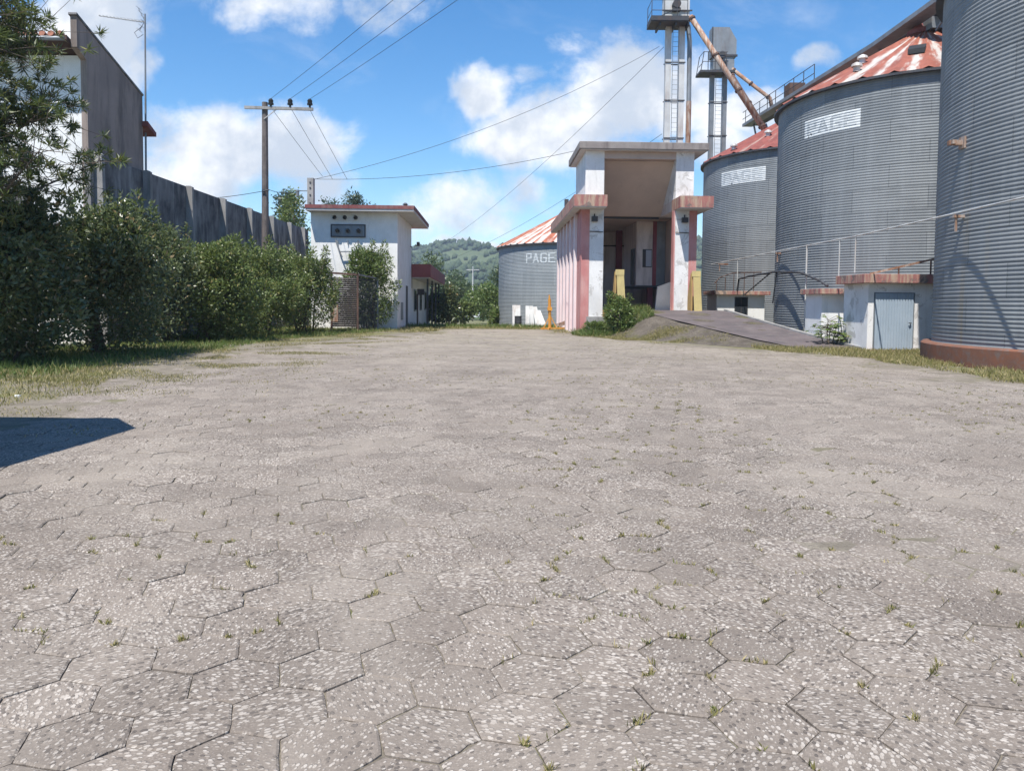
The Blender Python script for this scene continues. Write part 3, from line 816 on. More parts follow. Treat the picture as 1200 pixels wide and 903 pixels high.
def cage():
    root = empty('louvred_cage', (-9.05, 38.6, 0), 0, 'rusty steel cage with louvred front panel before the substation bush', 'cage')
    f = MB()
    for x in (0, 1.32): f.box(x - .045, x + .045, -.045, .045, -.05, 2.9)
    f.bar((-.75, 0, 2.98), (1.32, 0, 2.86), .09, .10)
    f.build('frame', M['rust_dark'], root)
    p = MB(); p.box(2.0, 2.08, 1.55, 1.63, -.05, 2.75); p.bar((1.37, .05, 2.86), (2.04, 1.55, 2.72), .06, .08); p.build('rear_frame', M['steel_grey'], root)
    s = MB()
    for i in range(26):
        z = .25 + i * .095
        if z > 2.7: break
        s.prism([(-.03, z), (.03, z + .085), (.04, z + .085), (-.02, z)], .05, 1.27, 'x')
    s.build('louvre', M['dark_paint'], root)
    g = MB()
    for i in range(24):
        t = i / 23; x = 1.38 + .62 * t; y = .1 + 1.42 * t
        g.bar((x, y, .1), (x, y, 2.72 - .1 * t), .022)
    for z in (.1, 1.0, 1.9, 2.6): g.bar((1.37, .08, z), (2.02, 1.55, z), .03)
    g.build('side_mesh', M['steel_dark'], root)
    w = MB(); w.box(.06, .35, -.09, -.05, .5, 1.35); w.build('torn_sheet', M['rust'], root)
cage()

# ------------------------------------------------------------------ grain silos
PITCH = 0.105
def shell_r(Rr, z): return Rr + 0.0105 * np.cos(2 * PI * z / PITCH)
LET = {'P': [((0,0),(0,7)), ((0,7),(4,7)), ((4,7),(4,3.5)), ((4,3.5),(0,3.5))],
       'A': [((0,0),(2,7)), ((2,7),(4,0)), ((0.9,2.4),(3.1,2.4))],
       'G': [((4,6.2),(3.4,7)), ((3.4,7),(0.6,7)), ((0.6,7),(0,6.2)), ((0,6.2),(0,0.8)), ((0,.8),(.6,0)), ((.6,0),(3.4,0)), ((3.4,0),(4,.8)), ((4,.8),(4,3.2)), ((4,3.2),(2.2,3.2))],
       'E': [((0,0),(0,7)), ((0,7),(4,7)), ((0,3.5),(3.4,3.5)), ((0,0),(4,0))]}
def in_word(word, x, y, w=0.75):
    """x,y in letter units (cell 4x7, advance 6.2)"""
    for i, ch in enumerate(word):
        lx = x - i * 6.2
        if lx < -1 or lx > 5: continue
        for (a, b), (c, d) in LET[ch]:
            dx, dy = c - a, d - b
            t = max(0, min(1, ((lx - a) * dx + (y - b) * dy) / (dx * dx + dy * dy)))
            if math.hypot(lx - a - t * dx, y - b - t * dy) < w: return True
    return False

def silo(loc, Rr, zb, ze, rise, mat, roofm, label, nsec=34, sign=None, plinth=0.0, seed=1, segs=168):
    root = empty('grain_silo', loc, 0, label, 'silo', 'corrugated grain silos')
    # shell
    nz = int((ze - zb) / PITCH * 4)
    z = np.linspace(zb, ze, nz + 1); r = shell_r(Rr, z)
    a = np.linspace(0, 2 * PI, segs + 1)
    A, Z = np.meshgrid(a, z); RR = np.repeat(r[:, None], segs + 1, 1)
    V = np.stack([RR * np.cos(A), RR * np.sin(A), Z], -1).reshape(-1, 3)
    I, J = np.meshgrid(np.arange(segs), np.arange(nz)); b0 = (J * (segs + 1) + I).ravel()
    Q = np.stack([b0, b0 + 1, b0 + segs + 2, b0 + segs + 1], 1)
    me = np_mesh('shell', V, Q)
    uvl = me.uv_layers.new(name='UVMap')
    U = np.stack([(A * Rr).ravel(), Z.ravel()], 1)
    uvl.data.foreach_set('uv', U[Q.ravel()].astype(np.float32).ravel())
    link_mesh('shell', me, mat, root, smooth=True)
    # roof: radial sheets with raised ribs
    nr = 7; sub = 6; na = nsec * sub
    rv = []; uv = []
    for j in range(nr + 1):
        t = j / nr; rad = (Rr + 0.2) * (1 - t) + 0.55 * t
        for i in range(na + 1):
            th = 2 * PI * i / na
            rib = 0.075 if i % sub == 0 else (0.0 if i % sub in (1, sub - 1) else 0.0)
            sag = -0.02 if i % sub == sub // 2 else 0
            rv.append((rad * math.cos(th), rad * math.sin(th), ze - 0.03 + rise * t + rib + sag)); uv.append((i / sub, t * Rr))
    Q = [(j*(na+1)+i, j*(na+1)+i+1, (j+1)*(na+1)+i+1, (j+1)*(na+1)+i) for j in range(nr) for i in range(na)]
    Q = np.array(Q)
    me = np_mesh('roof', rv, Q); uvl = me.uv_layers.new(name='UVMap')
    uvl.data.foreach_set('uv', np.array(uv, dtype=np.float32)[Q.ravel()].ravel())
    roof = link_mesh('roof', me, roofm, root)
    # eave flashing, soffit ring
    fl = MB(); n = 96; vs = []
    for i in range(n):
        th = 2 * PI * i / n; c, s_ = math.cos(th), math.sin(th)
        for rad, zz in ((Rr + .205, ze - .035), (Rr + .205, ze - .13), (Rr + .03, ze - .12), (Rr - .05, ze - .12)): vs.append((rad * c, rad * s_, zz))
    fs = [(i*4+k, ((i+1) % n)*4+k, ((i+1) % n)*4+k+1, i*4+k+1) for i in range(n) for k in range(3)]
    fl.add(vs, fs); fl.build('eave', M['steel_dark'], roof)
    cp = MB(); cp.tube([(0, 0, ze + rise - .08), (0, 0, ze + rise + .12), (0, 0, ze + rise + .121), (0, 0, ze + rise + .36)], [.75, .75, .62, .5], 24); cp.build('roof_cap', roofm and M['roof_red'], roof)
    if plinth:
        pm = MB(); n = 96
        vs = []
        for i in range(n):
            th = 2 * PI * i / n; c, s_ = math.cos(th), math.sin(th)
            for rad, zz in ((Rr + .28, -0.3), (Rr + .28, zb - .04), (Rr + .24, zb + .0), (Rr - .1, zb + .005)): vs.append((rad * c, rad * s_, zz))
        pm.add(vs, [(i*4+k, ((i+1) % n)*4+k, ((i+1) % n)*4+k+1, i*4+k+1) for i in range(n) for k in range(3)]); pm.build('plinth', M['plinth'], root)
    if sign:
        a0, a1, z0, z1, board, hu = sign                              # angles (radians), heights, painted board?, letter unit height
        nzs = int((z1 - z0) / 0.026); nas = int(abs(a1 - a0) * Rr / 0.03)
        zz = np.linspace(z0, z1, nzs + 1); aa = np.linspace(a0, a1, nas + 1)
        rr = shell_r(Rr, zz) + 0.006
        Vs = [(rr[j] * math.cos(t), rr[j] * math.sin(t), zz[j]) for j in range(nzs + 1) for t in aa]
        fb, flt = [], []
        wl = abs(a1 - a0) * Rr
        lw = 3 * 6.2 + 4
        ux = wl * (0.84 if board else 0.98) / lw; uy = (z1 - z0) * (0.62 if board else 0.96) / 7
        rr_ = random.Random(seed)
        for j in range(nzs):
            for i in range(nas):
                x = ((i + .5) / nas * wl - wl * (0.08 if board else 0.01)) / ux; y = ((j + .5) / nzs * (z1 - z0) - (z1 - z0) * (0.19 if board else 0.02)) / uy
                q = (j*(nas+1)+i, j*(nas+1)+i+1, (j+1)*(nas+1)+i+1, (j+1)*(nas+1)+i)
                wr = mnoise.noise(Vector((i * .05 + seed, j * .03, 1))) + .6 * mnoise.noise(Vector((i * .22, j * .12, seed)))
                if wr > (.62 if board else .45): continue              # paint worn off
                if in_word('PAGE', x, y, 0.72): flt.append(q)
                elif board: fb.append(q)
        if board:
            s1 = MB(); s1.add(Vs, fb); link_mesh('painted_sign', _clean(s1, 'painted_sign'), M['sign_white'], root, smooth=True)
        s2 = MB(); s2.add(Vs, flt); link_mesh('painted_letters', _clean(s2, 'painted_letters'), M['sign_letter'] if board else M['far_letter'], root, smooth=True)
    return root, roof
def _clean(mb, name):
    me = bpy.data.meshes.new(name); me.from_pydata(mb.v, [], mb.f)
    bm = bmesh.new(); bm.from_mesh(me)
    bmesh.ops.delete(bm, geom=[v for v in bm.verts if not v.link_faces], context='VERTS')
    bm.to_mesh(me); bm.free(); return me
def ang(x, y, cx, cy): return math.atan2(y - cy, x - cx)

SX = 18.0
SY = (48.2, 34.3, 19.8)
SR = 6.0
def sil_angle(px, cy, cx=SX, Rr=SR):
    """angle on a silo where the sight line through a bearing meets the near side"""
    k = (px - 600) / 901.0
    # ray (k t, t): (kt-cx)^2+(t-cy)^2=R^2
    a = k*k + 1; b = -2*(k*cx + cy); c = cx*cx + cy*cy - Rr*Rr
    t = (-b - math.sqrt(max(0, b*b - 4*a*c))) / (2*a)
    return math.atan2(t - cy, k*t - cx), t
def fix(a): return a if a > 0 else a + 2 * PI
def sign_for(px0, px1, ytop, ybot, cy, board, off=3, **kw):
    a0, t0 = sil_angle(px0, cy, **kw); a1, t1 = sil_angle(px1, cy, **kw)
    t = (t0 + t1) / 2
    z1 = 1.5 + (355 + off - ytop) * t / 901; z0 = 1.5 + (355 + off - ybot) * t / 901
    return (fix(a0), fix(a1), z0, z1, board, 0)
s1, r1 = silo((SX, SY[0], 0), SR, 0.3, 10.3, 3.1, M['silo'], M['roof_rust'], 'corrugated silo with rust red roof right beside the pink unloading shed', sign=sign_for(842, 893, 201, 217, SY[0], True), plinth=1, seed=4)
s2, r2 = silo((SX, SY[1], 0), SR, 0.3, 10.3, 3.1, M['silo'], M['roof_mixed'], 'middle silo of the right row with red and white striped roof', sign=sign_for(937, 1001, 138, 159, SY[1], True), plinth=1, seed=5)
s3, r3 = silo((17.65, SY[2], 0), SR, 0.52, 10.3, 3.1, M['silo_near'], M['roof_mixed'], 'nearest corrugated silo at the right edge on a red plinth', plinth=1, seed=6)
FX, FY, FR = 6.2, 62.5, 7.3
s4, r4 = silo((FX, FY, -0.55), FR, 0.2, 6.5, 3.7, M['silo_far'], M['roof_patchy'], 'distant low silo with white and rust patched roof behind the unloading shed', sign=None, seed=8, nsec=56)
def far_letters():
    a0, t0 = sil_angle(616, FY, FX, FR); a1, t1 = sil_angle(650, FY, FX, FR)
    a0, a1 = fix(a0), fix(a1); t = (t0 + t1) / 2
    z1 = 1.5 + (355 - 296) * t / 901 + .55; z0 = 1.5 + (355 - 307.5) * t / 901 + .55
    nzs = 30; nas = 120; zz = np.linspace(z0, z1, nzs + 1); aa = np.linspace(a0, a1, nas + 1)
    Vs = [(float(shell_r(FR, zq) + .006) * math.cos(t_), float(shell_r(FR, zq) + .006) * math.sin(t_), zq) for zq in zz for t_ in aa]
    fs = []
    for j in range(nzs):
        for i in range(nas):
            if in_word('PAGE', (i + .5) / nas * 23.6 - .5, (j + .5) / nzs * 7.8 - .4, .62): fs.append((j*(nas+1)+i, j*(nas+1)+i+1, (j+1)*(nas+1)+i+1, (j+1)*(nas+1)+i))
    s = MB(); s.add(Vs, fs); link_mesh('painted_letters', _clean(s, 'painted_letters'), M['far_letter'], s4, smooth=True)
far_letters()

def on_cone(sil, th, t, ze=10.3, rise=3.1, Rr=SR):
    rad = (Rr + .2) * (1 - t) + .55 * t
    return Vector((rad * math.cos(th), rad * math.sin(th), ze - .03 + rise * t))
def roof_fittings():
    th = R(238); p = on_cone(s2, th, .42)                             # dark hatch on the striped roof
    d = Vector((math.cos(th), math.sin(th), 0)); s_ = Vector((-d.y, d.x, 0)); up = Vector((0, 0, 1))
    mb = MB()
    vs = []
    for dz in (0, .2):
        for a, b in ((-.3, -.35), (.3, -.35), (.3, .35), (-.3, .35)): vs.append(p + s_ * a - d * b * .9 + up * (b * .45 + dz + .03))
    mb.add(vs, [(0,3,2,1),(4,5,6,7),(0,1,5,4),(1,2,6,5),(2,3,7,6),(3,0,4,7)]); mb.build('hatch', M['dark'], r2)
    for sil, roof, th, t in ((s1, r1, R(222), .34), (s1, r1, R(205), .12), (s2, r2, R(203), .45), (s2, r2, R(213), .22)):
        p = on_cone(sil, th, t)
        m = MB(); m.tube([p, p + up * .2, p + up * .201, p + up * .3, p + up * .38], [.13, .13, .22, .2, .05], 12)
        m.build('roof_vent', M['steel_pale'], roof)
roof_fittings()
def silo_bracket():
    a, t = sil_angle(1121, SY[2], 17.65); a = fix(a)
    p = Vector((SR * math.cos(a), SR * math.sin(a), 5.75)); d = Vector((math.cos(a), math.sin(a), 0)); s_ = Vector((-d.y, d.x, 0))
    mb = MB(); mb.bar(p - d * .05, p + d * .38, .12, .12); mb.bar(p + d * .3 - s_ * .1, p + d * .3 + s_ * .16, .10, .10); mb.bar(p + d * .02 - s_ * .14, p + d * .02 + s_ * .14, .06, .3)
    mb.build('bracket', M['rust'], s3)
silo_bracket()

# ------------------------------------------------------------------ pipe rail and low rooms between the silos
def pipe_rail():
    root = empty('pipe_rail', (11.85, 30, 0), 0, 'long thin galvanised pipe rail strung along the fronts of the silos', 'pipe')
    m = MB(); m.tube([(-.75, -14.5, 3.92), (-.42, -10.2, 3.92), (0, -3.3, 3.92), (0, 16, 3.92)], .024, 8); m.build('pipe', M['steel_pale'], root)
    for y, z0 in ((1.1, 0.0), (-2.0, 2.3), (-3.3, 2.66), (10.6, 2.25)):
        p = MB(); p.tube([(0, y, z0), (0, y, 3.95)], .034 if z0 == 0 else .022, 8); p.build('post', M['steel_pale'], root)
    for y in (-10.0, 4.6, 14.2):
        o_ = -.42 if y < 0 else 0
        p = MB(); p.bar((o_ - .05, y, 3.84), (o_ + .5, y, 3.84), .1, .07); p.bar((o_ + .02, y, 3.45), (o_ + .02, y, 3.84), .05); p.build('bracket', M['rust'], root)
pipe_rail()
def low_pipe():
    pts = [(11.75, 40.2, 2.25), (11.75, 40.0, 2.85), (11.75, 38, 2.95), (11.75, 34.3, 3.0), (11.78, 31.5, 2.85), (11.85, 29.6, 2.45), (11.95, 29.2, 2.25)]
    root = empty('dust_pipe', (11.75, 34.3, 0), 0, 'dark rusty pipe bowing over the gap between the two low rooms', 'pipe')
    m = MB(); m.tube([(p[0] - 11.75, p[1] - 34.3, p[2]) for p in pts], .05, 8); m.build('pipe', M['steel_dark'], root)
    s = MB()
    s.bar((0, 4.8, 2.0), (0, .9, 2.96), .045); s.bar((0.03, .5, 1.6), (0, 0.0, 2.95), .045); s.build('strut', M['steel_dark'], root)
low_pipe()

def small_house():
    root = empty('pump_house', (12.0, 25.95, 0), 0, 'small white block room with blue-grey metal door and red roof slab', 'shed')
    W, D = 2.35, 1.9
    mb = MB(); mb.box(0, W, 0, D, -.1, 2.28); mb.build('wall', M['white_worn'], root)
    rf = MB(); rf.box(-.28, W + .1, -.3, D + .1, 2.282, 2.58, .012); rf.build('roof', M['corn_red'], root)
    fr = MB(); fr.box(.19, 1.56, -.02, -.002, 0.02, 1.97); df = fr.build('door', M['steel_grey'], root)
    d = MB()
    n = 14; x0, x1 = .23, 1.52
    for i in range(n):
        a = x0 + (x1 - x0) * i / n; b = x0 + (x1 - x0) * (i + .72) / n
        d.box(a, b, -.055, -.022, .05, 1.94)
    d.box(x0, x1, -.035, -.0215, .05, 1.94); d.build('door_leaf', M['bluegrey'], df)
    h = MB(); h.bar((1.42, -.06, .95), (1.42, -.11, .95), .03); h.bar((1.42, -.11, .95), (1.34, -.11, .95), .03); h.build('handle', M['steel_dark'], df)
    st = MB(); st.box(-.02, W + .02, -.3, -.003, -.1, .045); st.build('threshold', M['plinth'], root)
small_house()
def low_room(loc, W, D, H, label, window=False):
    root = empty('low_room', loc, 0, label, 'shed', 'low white rooms between the silos')
    mb = MB(); mb.box(0, W, 0, D, -.2, H); mb.build('wall', M['white'], root)
    rf = MB(); rf.box(-.2, W + .2, -.32, D + .1, H + .002, H + .2, .01); rf.build('roof', M['corn_red'], root)
    if window:
        w = MB(); w.box(.95, 1.65, -.03, -.002, .95, H - .12); f = w.build('window', M['steel_dark'], root)
        g = MB(); g.box(1.0, 1.27, -.04, -.031, 1.0, H - .17); g.box(1.33, 1.6, -.04, -.031, 1.0, H - .17); g.build('pane', M['glass'], f)
low_room((11.75, 29.2, 0), 1.6, 1.6, 1.95, 'windowless low white room behind the leafy plant, left of the metal door')
low_room((10.9, 41.0, 0), 2.55, 2.0, 2.05, 'low white room with dark window beyond the ramp', True)
def roof_rail():
    root = empty('angle_iron_rail', (12.0, 25.9, 2.58), 0, 'red angle-iron rail leaning from the block room roof to the nearest silo', 'rail')
    m = MB(); m.bar((.1, .2, .02), (2.1, -.1, .52), .05, .07); m.build('rail', M['rust'], root)
    p = MB(); p.bar((1.0, .06, .0), (1.0, .06, .24), .04); p.build('post', M['rust_dark'], root); p = MB(); p.bar((2.0, -.08, 0), (2.0, -.08, .5), .04); p.build('post', M['rust_dark'], root)
    q = MB(); q.bar((2.2, -.35, .05), (3.2, -1.3, .13), .08, .06); q.build('arm', M['rust'], root)
roof_rail()
def guard_rail():
    root = empty('guard_rail', (10.75, 41.0, 2.25), 0, 'low dark guard rail on the roof of the room beyond the ramp', 'rail')
    m = MB(); m.tube([(-.1, -.3, .35), (.2, -.3, .7), (.9, -.3, .95), (2.4, -.3, 1.0)], .025, 6); m.build('rail', M['rust_dark'], root)
    for x in (.05, .5, .95, 1.5, 2.0):
        p = MB(); p.tube([(x, -.3, 0), (x, -.3, min(.98, .45 + x * .55))], .02, 6); p.build('post', M['rust_dark'], root)
guard_rail()

# ------------------------------------------------------------------ unloading shed (pink and white)
def shed():
    root = empty('unloading_shed', (3.30, 37.2, 0), R(1.7), 'tall pink and white truck unloading shed with stepped roof and open front', 'building')
    W, D, F = 5.6, 12.0, 1.2
    C0, C1 = 6.05, 6.59                                               # cornice
    T = 8.85
    # front pillars
    for x0, x1, pk in ((0, 1.08, 0), (4.55, 5.6, 1)):
        a, b = ((x0 + .40, x1) if not pk else (x0, x1 - .38))
        m = MB(); m.box(a, b, 0, .55, -.2, C0); m.build('pillar', M['white_worn'], root)
        q = MB()
        if not pk: q.box(x0 + .002, a - .002, -.02, .55, -.2, C0)
        else: q.box(b + .002, x1 - .002, -.02, .55, -.2, C0)
        q.build('pink_band', M['pink'], root)
    jm = MB(); jm.box(4.50, 4.548, .05, .55, F, C0); jm.build('pink_reveal', M['pink'], root)
    # side walls
    m = MB(); m.box(.05, .25, .56, D, -.5, 3.95); m.box(.05, .25, .56, D, 5.5, C0)
    for a, b in ((.56, 2.75), (3.7, 4.75), (5.7, 6.75), (7.7, 8.75), (9.7, D)): m.box(.05, .25, a, b, 3.95, 5.5)
    m.build('side_wall', M['pink'], root)
    m = MB()                                                          # right wall; unseen rear opening added to let daylight into the bay
    m.box(5.35, 5.55, .56, D, -.2, 3.2); m.box(5.35, 5.55, .56, D, 5.0, C0); m.box(5.35, 5.55, .56, 9.4, 3.2, 5.0)
    wq = MB(); wq.box(5.30, 5.349, 1.6, 2.9, 3.75, 5.0); wqo = wq.build('window', M['steel_dark'], root); wg = MB(); wg.box(5.28, 5.299, 1.68, 2.82, 3.83, 4.92); wg.build('pane', M['curtain'], wqo)
    m.build('side_wall', M['beige'], root)
    for i, y in enumerate((2.15, 4.1, 6.05, 8.0, 9.95, 11.8)):
        p = MB(); p.box(-.09, .048, y, y + .5, -.5, C0); p.build('fin', M['palepink'], root)
    for y in (2.75, 4.75, 6.75, 8.75):
        w = MB(); w.box(.10, .16, y, y + .07, 3.95, 5.5); w.box(.10, .16, y + .88, y + .95, 3.95, 5.5); w.box(.10, .16, y + .07, y + .88, 5.43, 5.5); w.box(.10, .16, y + .07, y + .88, 3.95, 4.02); w.box(.11, .15, y + .45, y + .5, 4.02, 5.43)
        w.build('window', M['brown'], root)
    # cornice, left, right (open in the middle)
    m = MB()
    m.box(-.48, 1.08, -1.08, .0, C0, C1); m.box(-.48, .2, 0, D + .5, C0, C1); m.box(.2, 1.08, 0, .62, C0, C1)
    m.build('cornice', M['corn_red'], root)
    m = MB(); m.box(4.5, 6.08, -1.08, .62, C0, C1); m.box(5.35, 6.08, .62, D + .5, C0, C1); m.build('cornice', M['corn_red'], root)
    m = MB(); m.box(-.46, 1.06, -1.06, -.003, C0 - .03, C0 - .002); m.box(-.46, -.095, 0.003, D + .48, C0 - .03, C0 - .002); m.box(5.62, 6.06, -1.06, D + .48, C0 - .03, C0 - .002); m.box(4.52, 5.6, -1.06, -.023, C0 - .03, C0 - .002)
    m.build('soffit', M['soffit'], root)
    # low roof behind the tower
    m = MB(); m.box(.2, 5.35, 4.3, D + .3, C0 + .3, C1 - .05); m.build('rear_roof', M['slab'], root)
    # upper tower
    m = MB(); m.box(.18, 1.08, .06, 4.2, C1, T); m.build('tower_wall', M['white'], root)
    m = MB(); m.box(4.55, 5.42, .06, 4.2, C1, T); m.build('tower_wall', M['white_worn'], root)
    m = MB(); m.box(1.08, 4.55, .08, .5, T - .38, T - .002); m.build('lintel', M['beige'], root)
    # sloping panel that closes the tower behind the opening, and the ceiling
    m = MB(); m.prism([(.505, T - .40), (.62, T - .40), (3.6, C0 + .25), (3.6, C0 + .05), (3.3, C0 + .05)], 1.0785, 4.5515, 'x'); m.build('sloping_panel', M['beige'], root)
    m = MB(); m.box(.26, 5.34, 3.62, D, C0 + .03, C0 + .28); m.build('ceiling', M['beige'], root)
    m = MB(); m.box(.26, 1.078, .64, 4.18, C0 + .03, C1 - .003)
    m.build('ceiling', M['inner'], root)
    m = MB(); m.box(4.552, 5.34, .64, 4.18, C0 + .03, C1 - .003); m.build('ceiling', M['inner'], root)
    m = MB(); m.box(1.08, 4.55, .6, 4.2, T - .2, T - .003); m.build('tower_ceiling', M['inner'], root)
    m = MB(); m.bar((1.1, 3.55, C0 + .0), (4.5, 3.55, C0 + .0), .1, .12); m.build('beam', M['steel_dark'], root)
    # top slab
    m = MB(); m.box(-.18, 6.02, -.36, 4.65, T, T + .34, .02); tr = m.build('roof', M['slab'], root)
    m = MB(); m.box(-.1, 5.94, -.29, 4.57, T - .035, T - .002); m.build('roof_soffit', M['soffit'], tr)
    # floor and sill
    m = MB(); m.box(.26, 5.34, .2, D, F - .4, F); m.build('floor', M['pale_floor'], root)
    m = MB(); m.box(1.08, 4.6, -.1, .2, F - .3, F + .03); m.build('sill', M['ochre'], root)
    m = MB(); m.box(.3, 5.3, -.05, .19, -.3, F - .31); m.build('front_base', M['concrete_pier'], root)
    # back wall and the office inside
    m = MB(); m.box(1.9, 5.34, D - .2, D - .003, F, C0 + .02); m.box(.26, 1.9, D - .2, D - .003, 4.9, C0 + .02); m.build('back_wall', M['inner'], root)  # gap at the left added out of sight to let sky light in
    p = MB(); p.box(3.5, 3.86, 10.8, 11.1, F, C0 + .02); p.build('column', M['maroon'], root)
    o = MB(); o.box(3.73, 5.33, 5.5, 9.5, 2.55, C0 + .02); ob = o.build('cabin', M['inner'], root)
    p = MB(); p.box(4.63, 4.83, 5.4, 5.497, 2.55, C0 + .02); p.build('pilaster', M['maroon'], ob)
    p = MB(); p.box(4.83, 5.33, 5.44, 5.497, 2.55, C0 + .02); p.build('panel', M['steel_grey'], ob)
    w = MB(); w.box(4.08, 4.60, 5.46, 5.498, 3.55, 4.55); f = w.build('window', M['steel_dark'], ob)
    g = MB(); g.box(4.26, 4.57, 5.445, 5.459, 3.6, 4.5); g.build('pane', M['curtain'], f)
    b = MB(); b.box(3.65, 5.33, 5.42, 9.5, 2.44, 2.548); b.build('cabin_floor', M['steel_dark'], ob)
    p = MB(); p.box(4.5, 4.8, 6, 6.3, F, 2.438); p.build('cabin_post', M['maroon'], ob)
    d = MB(); d.box(3.62, 3.729, 5.9, 6.6, 2.6, 4.6); d.build('door', M['steel_dark'], root)
    k = MB(); k.prism([(4.4, F), (5.34, F), (5.34, 2.75), (4.52, 2.45)], 3.5, 3.7, 'y'); k.build('baffle_wall', M['white'], root)
    for z in (3.15, 4.95):
        r_ = MB(); r_.bar((.26, D - .3, z + .2), (5.3, D - .3, z + .25), .05, .07)
        if z > 4: r_.build('conduit', M['dark'], root)
    s = MB(); s.bar((1.0, 10.2, F), (2.2, 10.4, 3.2), .08, .1); s.build('stair_rail', M['steel_dark'], root)
    # pipes, lamps
    for x, y in ((.62, -.05), (4.98, -.05)):
        l = MB(); l.box(x - .14, x + .14, y - .18, y + .04, 5.45, 5.68); l.tube([(x, y, 5.68), (x, y, 5.82)], .03, 6); l.build('floodlight', M['steel_dark'], root)
    c = MB(); c.tube([(.41, -.035, 4.98), (1.05, -.035, 4.96)], .02, 6); c.build('cable', M['wire'], root); c = MB(); c.tube([(4.56, -.035, 4.98), (5.2, -.035, 4.96)], .02, 6); c.build('cable', M['wire'], root)
    j = MB(); j.box(-.5, -.3, 3.2, 3.45, C1, C1 + .35); j.build('junction_box', M['steel_dark'], root)
shed()
def yellow_guard(loc, label):
    root = empty('guard_board', loc, R(2), label, 'guard post', 'yellow guard boards at the shed entrance')
    m = MB(); m.prism([(-.02, 0), (.36, 0), (.22, 1.98), (-.12, 1.98)], -.04, .02, 'y'); m.box(-.16, .25, -.05, .03, 1.72, 1.99); m.build('front_board', M['yellow'], root)
    s = MB(); s.prism([(-.1, 0), (.9, 0), (.02, 1.9), (-.04, 1.9)], -.19, -.11, 'x'); s.v = [(x + .02 if False else x - .0, y + .08, z) for x, y, z in s.v]; s.build('side_board', M['ochre'], root)
yellow_guard((5.05, 36.55, 1.15), 'yellow guard board left of the shed opening, behind the shrub')
yellow_guard((8.72, 36.75, 1.12), 'yellow guard board right of the shed opening, at the ramp edge')

# ------------------------------------------------------------------ bucket elevators and pipes
def elevator_leg(loc, H, lw, gap, label, head, leg_mat):
    root = empty('bucket_elevator', loc, 0, label, 'tower', 'bucket elevator towers')
    for x in (-gap / 2 - lw, gap / 2):
        m = MB(); m.box(x, x + lw, -.2, .2, 0, H); m.build('leg', leg_mat, root)  # both legs take the plain steel passed in
    l = MB(); 
    for x in (-gap / 2 + .06, gap / 2 - .06): l.tube([(x, -.3, 0), (x, -.3, H + .6)], .02, 6)
    z = .3
    while z < H + .5:
        l.tube([(-gap / 2 + .06, -.3, z), (gap / 2 - .06, -.3, z)], .013, 5); z += .3
    l.build('ladder', M['steel_grey'], root)
    b = MB(); z = H - 2.4
    while z > 2:
        b.box(-gap / 2 - lw - .05, gap / 2 + lw + .05, -.24, -.202, z, z + .07); b.box(-gap / 2 - lw - .05, gap / 2 + lw + .05, .202, .24, z, z + .07); z -= 2.4
    b.build('band', M['steel_dark'], root)
    return root
def tower_one():
    root = elevator_leg((10.35, 50.5, 0), 19.4, .36, .50, 'taller pale bucket elevator with a long platform behind the shed roof', None, M['steel_pale'])
    p = MB(); p.box(-1.75, .62, -1.1, .5, 19.300, 19.420); p.bar((-1.75, -1.1, 19.500), (.62, -1.1, 19.500), .08, .28); p.bar((-1.7, -1.1, 19.500), (-1.7, .5, 19.500), .08, .28)
    for x in (-1.2, -.2, .6): p.box(x, x + .1, -1.0, .5, 19.100, 19.298)
    pl = p.build('platform', M['steel_dark'], root)
    r_ = MB()
    for x, y in ((-1.7, -1.05), (-.9, -1.05), (-.1, -1.05), (.55, -1.05), (-1.7, .45), (.55, .45)): r_.tube([(x, y, 19.400), (x, y, 20.650)], .025, 6)
    for z in (20.000, 20.630): r_.tube([(.55, -1.05, z), (-1.7, -1.05, z), (-1.7, .45, z)], .022, 6)
    r_.build('railing', M['steel_dark'], pl)
    h = MB(); h.box(-.8, .85, -.3, .3, 19.430, 21.600); h.prism([(-.95, 21.600), (1.05, 21.600), (1.05, 22.400), (.6, 23.100), (-.5, 23.100), (-.95, 22.400)], -.4, .4, 'y'); hd = h.build('head', M['steel_pale'], root)
    mo = MB(); mo.tube([(-.05, -.32, 20.550), (-.05, -.75, 20.550)], .26, 12); mo.box(-.3, .2, -.72, -.35, 20.150, 20.300); mo.build('motor', M['steel_dark'], root)
    b = MB(); b.bar((-.9, -.35, 20.250), (1.0, -.35, 20.250), .06, .08); b.bar((-1.5, -.9, 19.500), (-.1, -.4, 20.300), .05, .05); b.build('brace', M['steel_dark'], root)
tower_one()
def downpipe():
    root = empty('down_pipe', (11.3, 50.4, 0), 0, 'vertical pipe with rusty lower half, right of the taller elevator', 'pipe')
    m = MB(); m.tube([(-.15, 0, 19.4), (-.02, 0, 18.4), (0, 0, 14.6)], .15, 10); m.build('upper_pipe', M['steel_grey'], root)
    m = MB(); m.tube([(0, 0, 14.6), (0, 0, 8.5)], .17, 10); m.build('lower_pipe', M['rust'], root)
    m = MB(); m.box(-.3, .1, -.25, .25, 9.6, 10.6); m.build('box', M['rust_dark'], root)
downpipe()
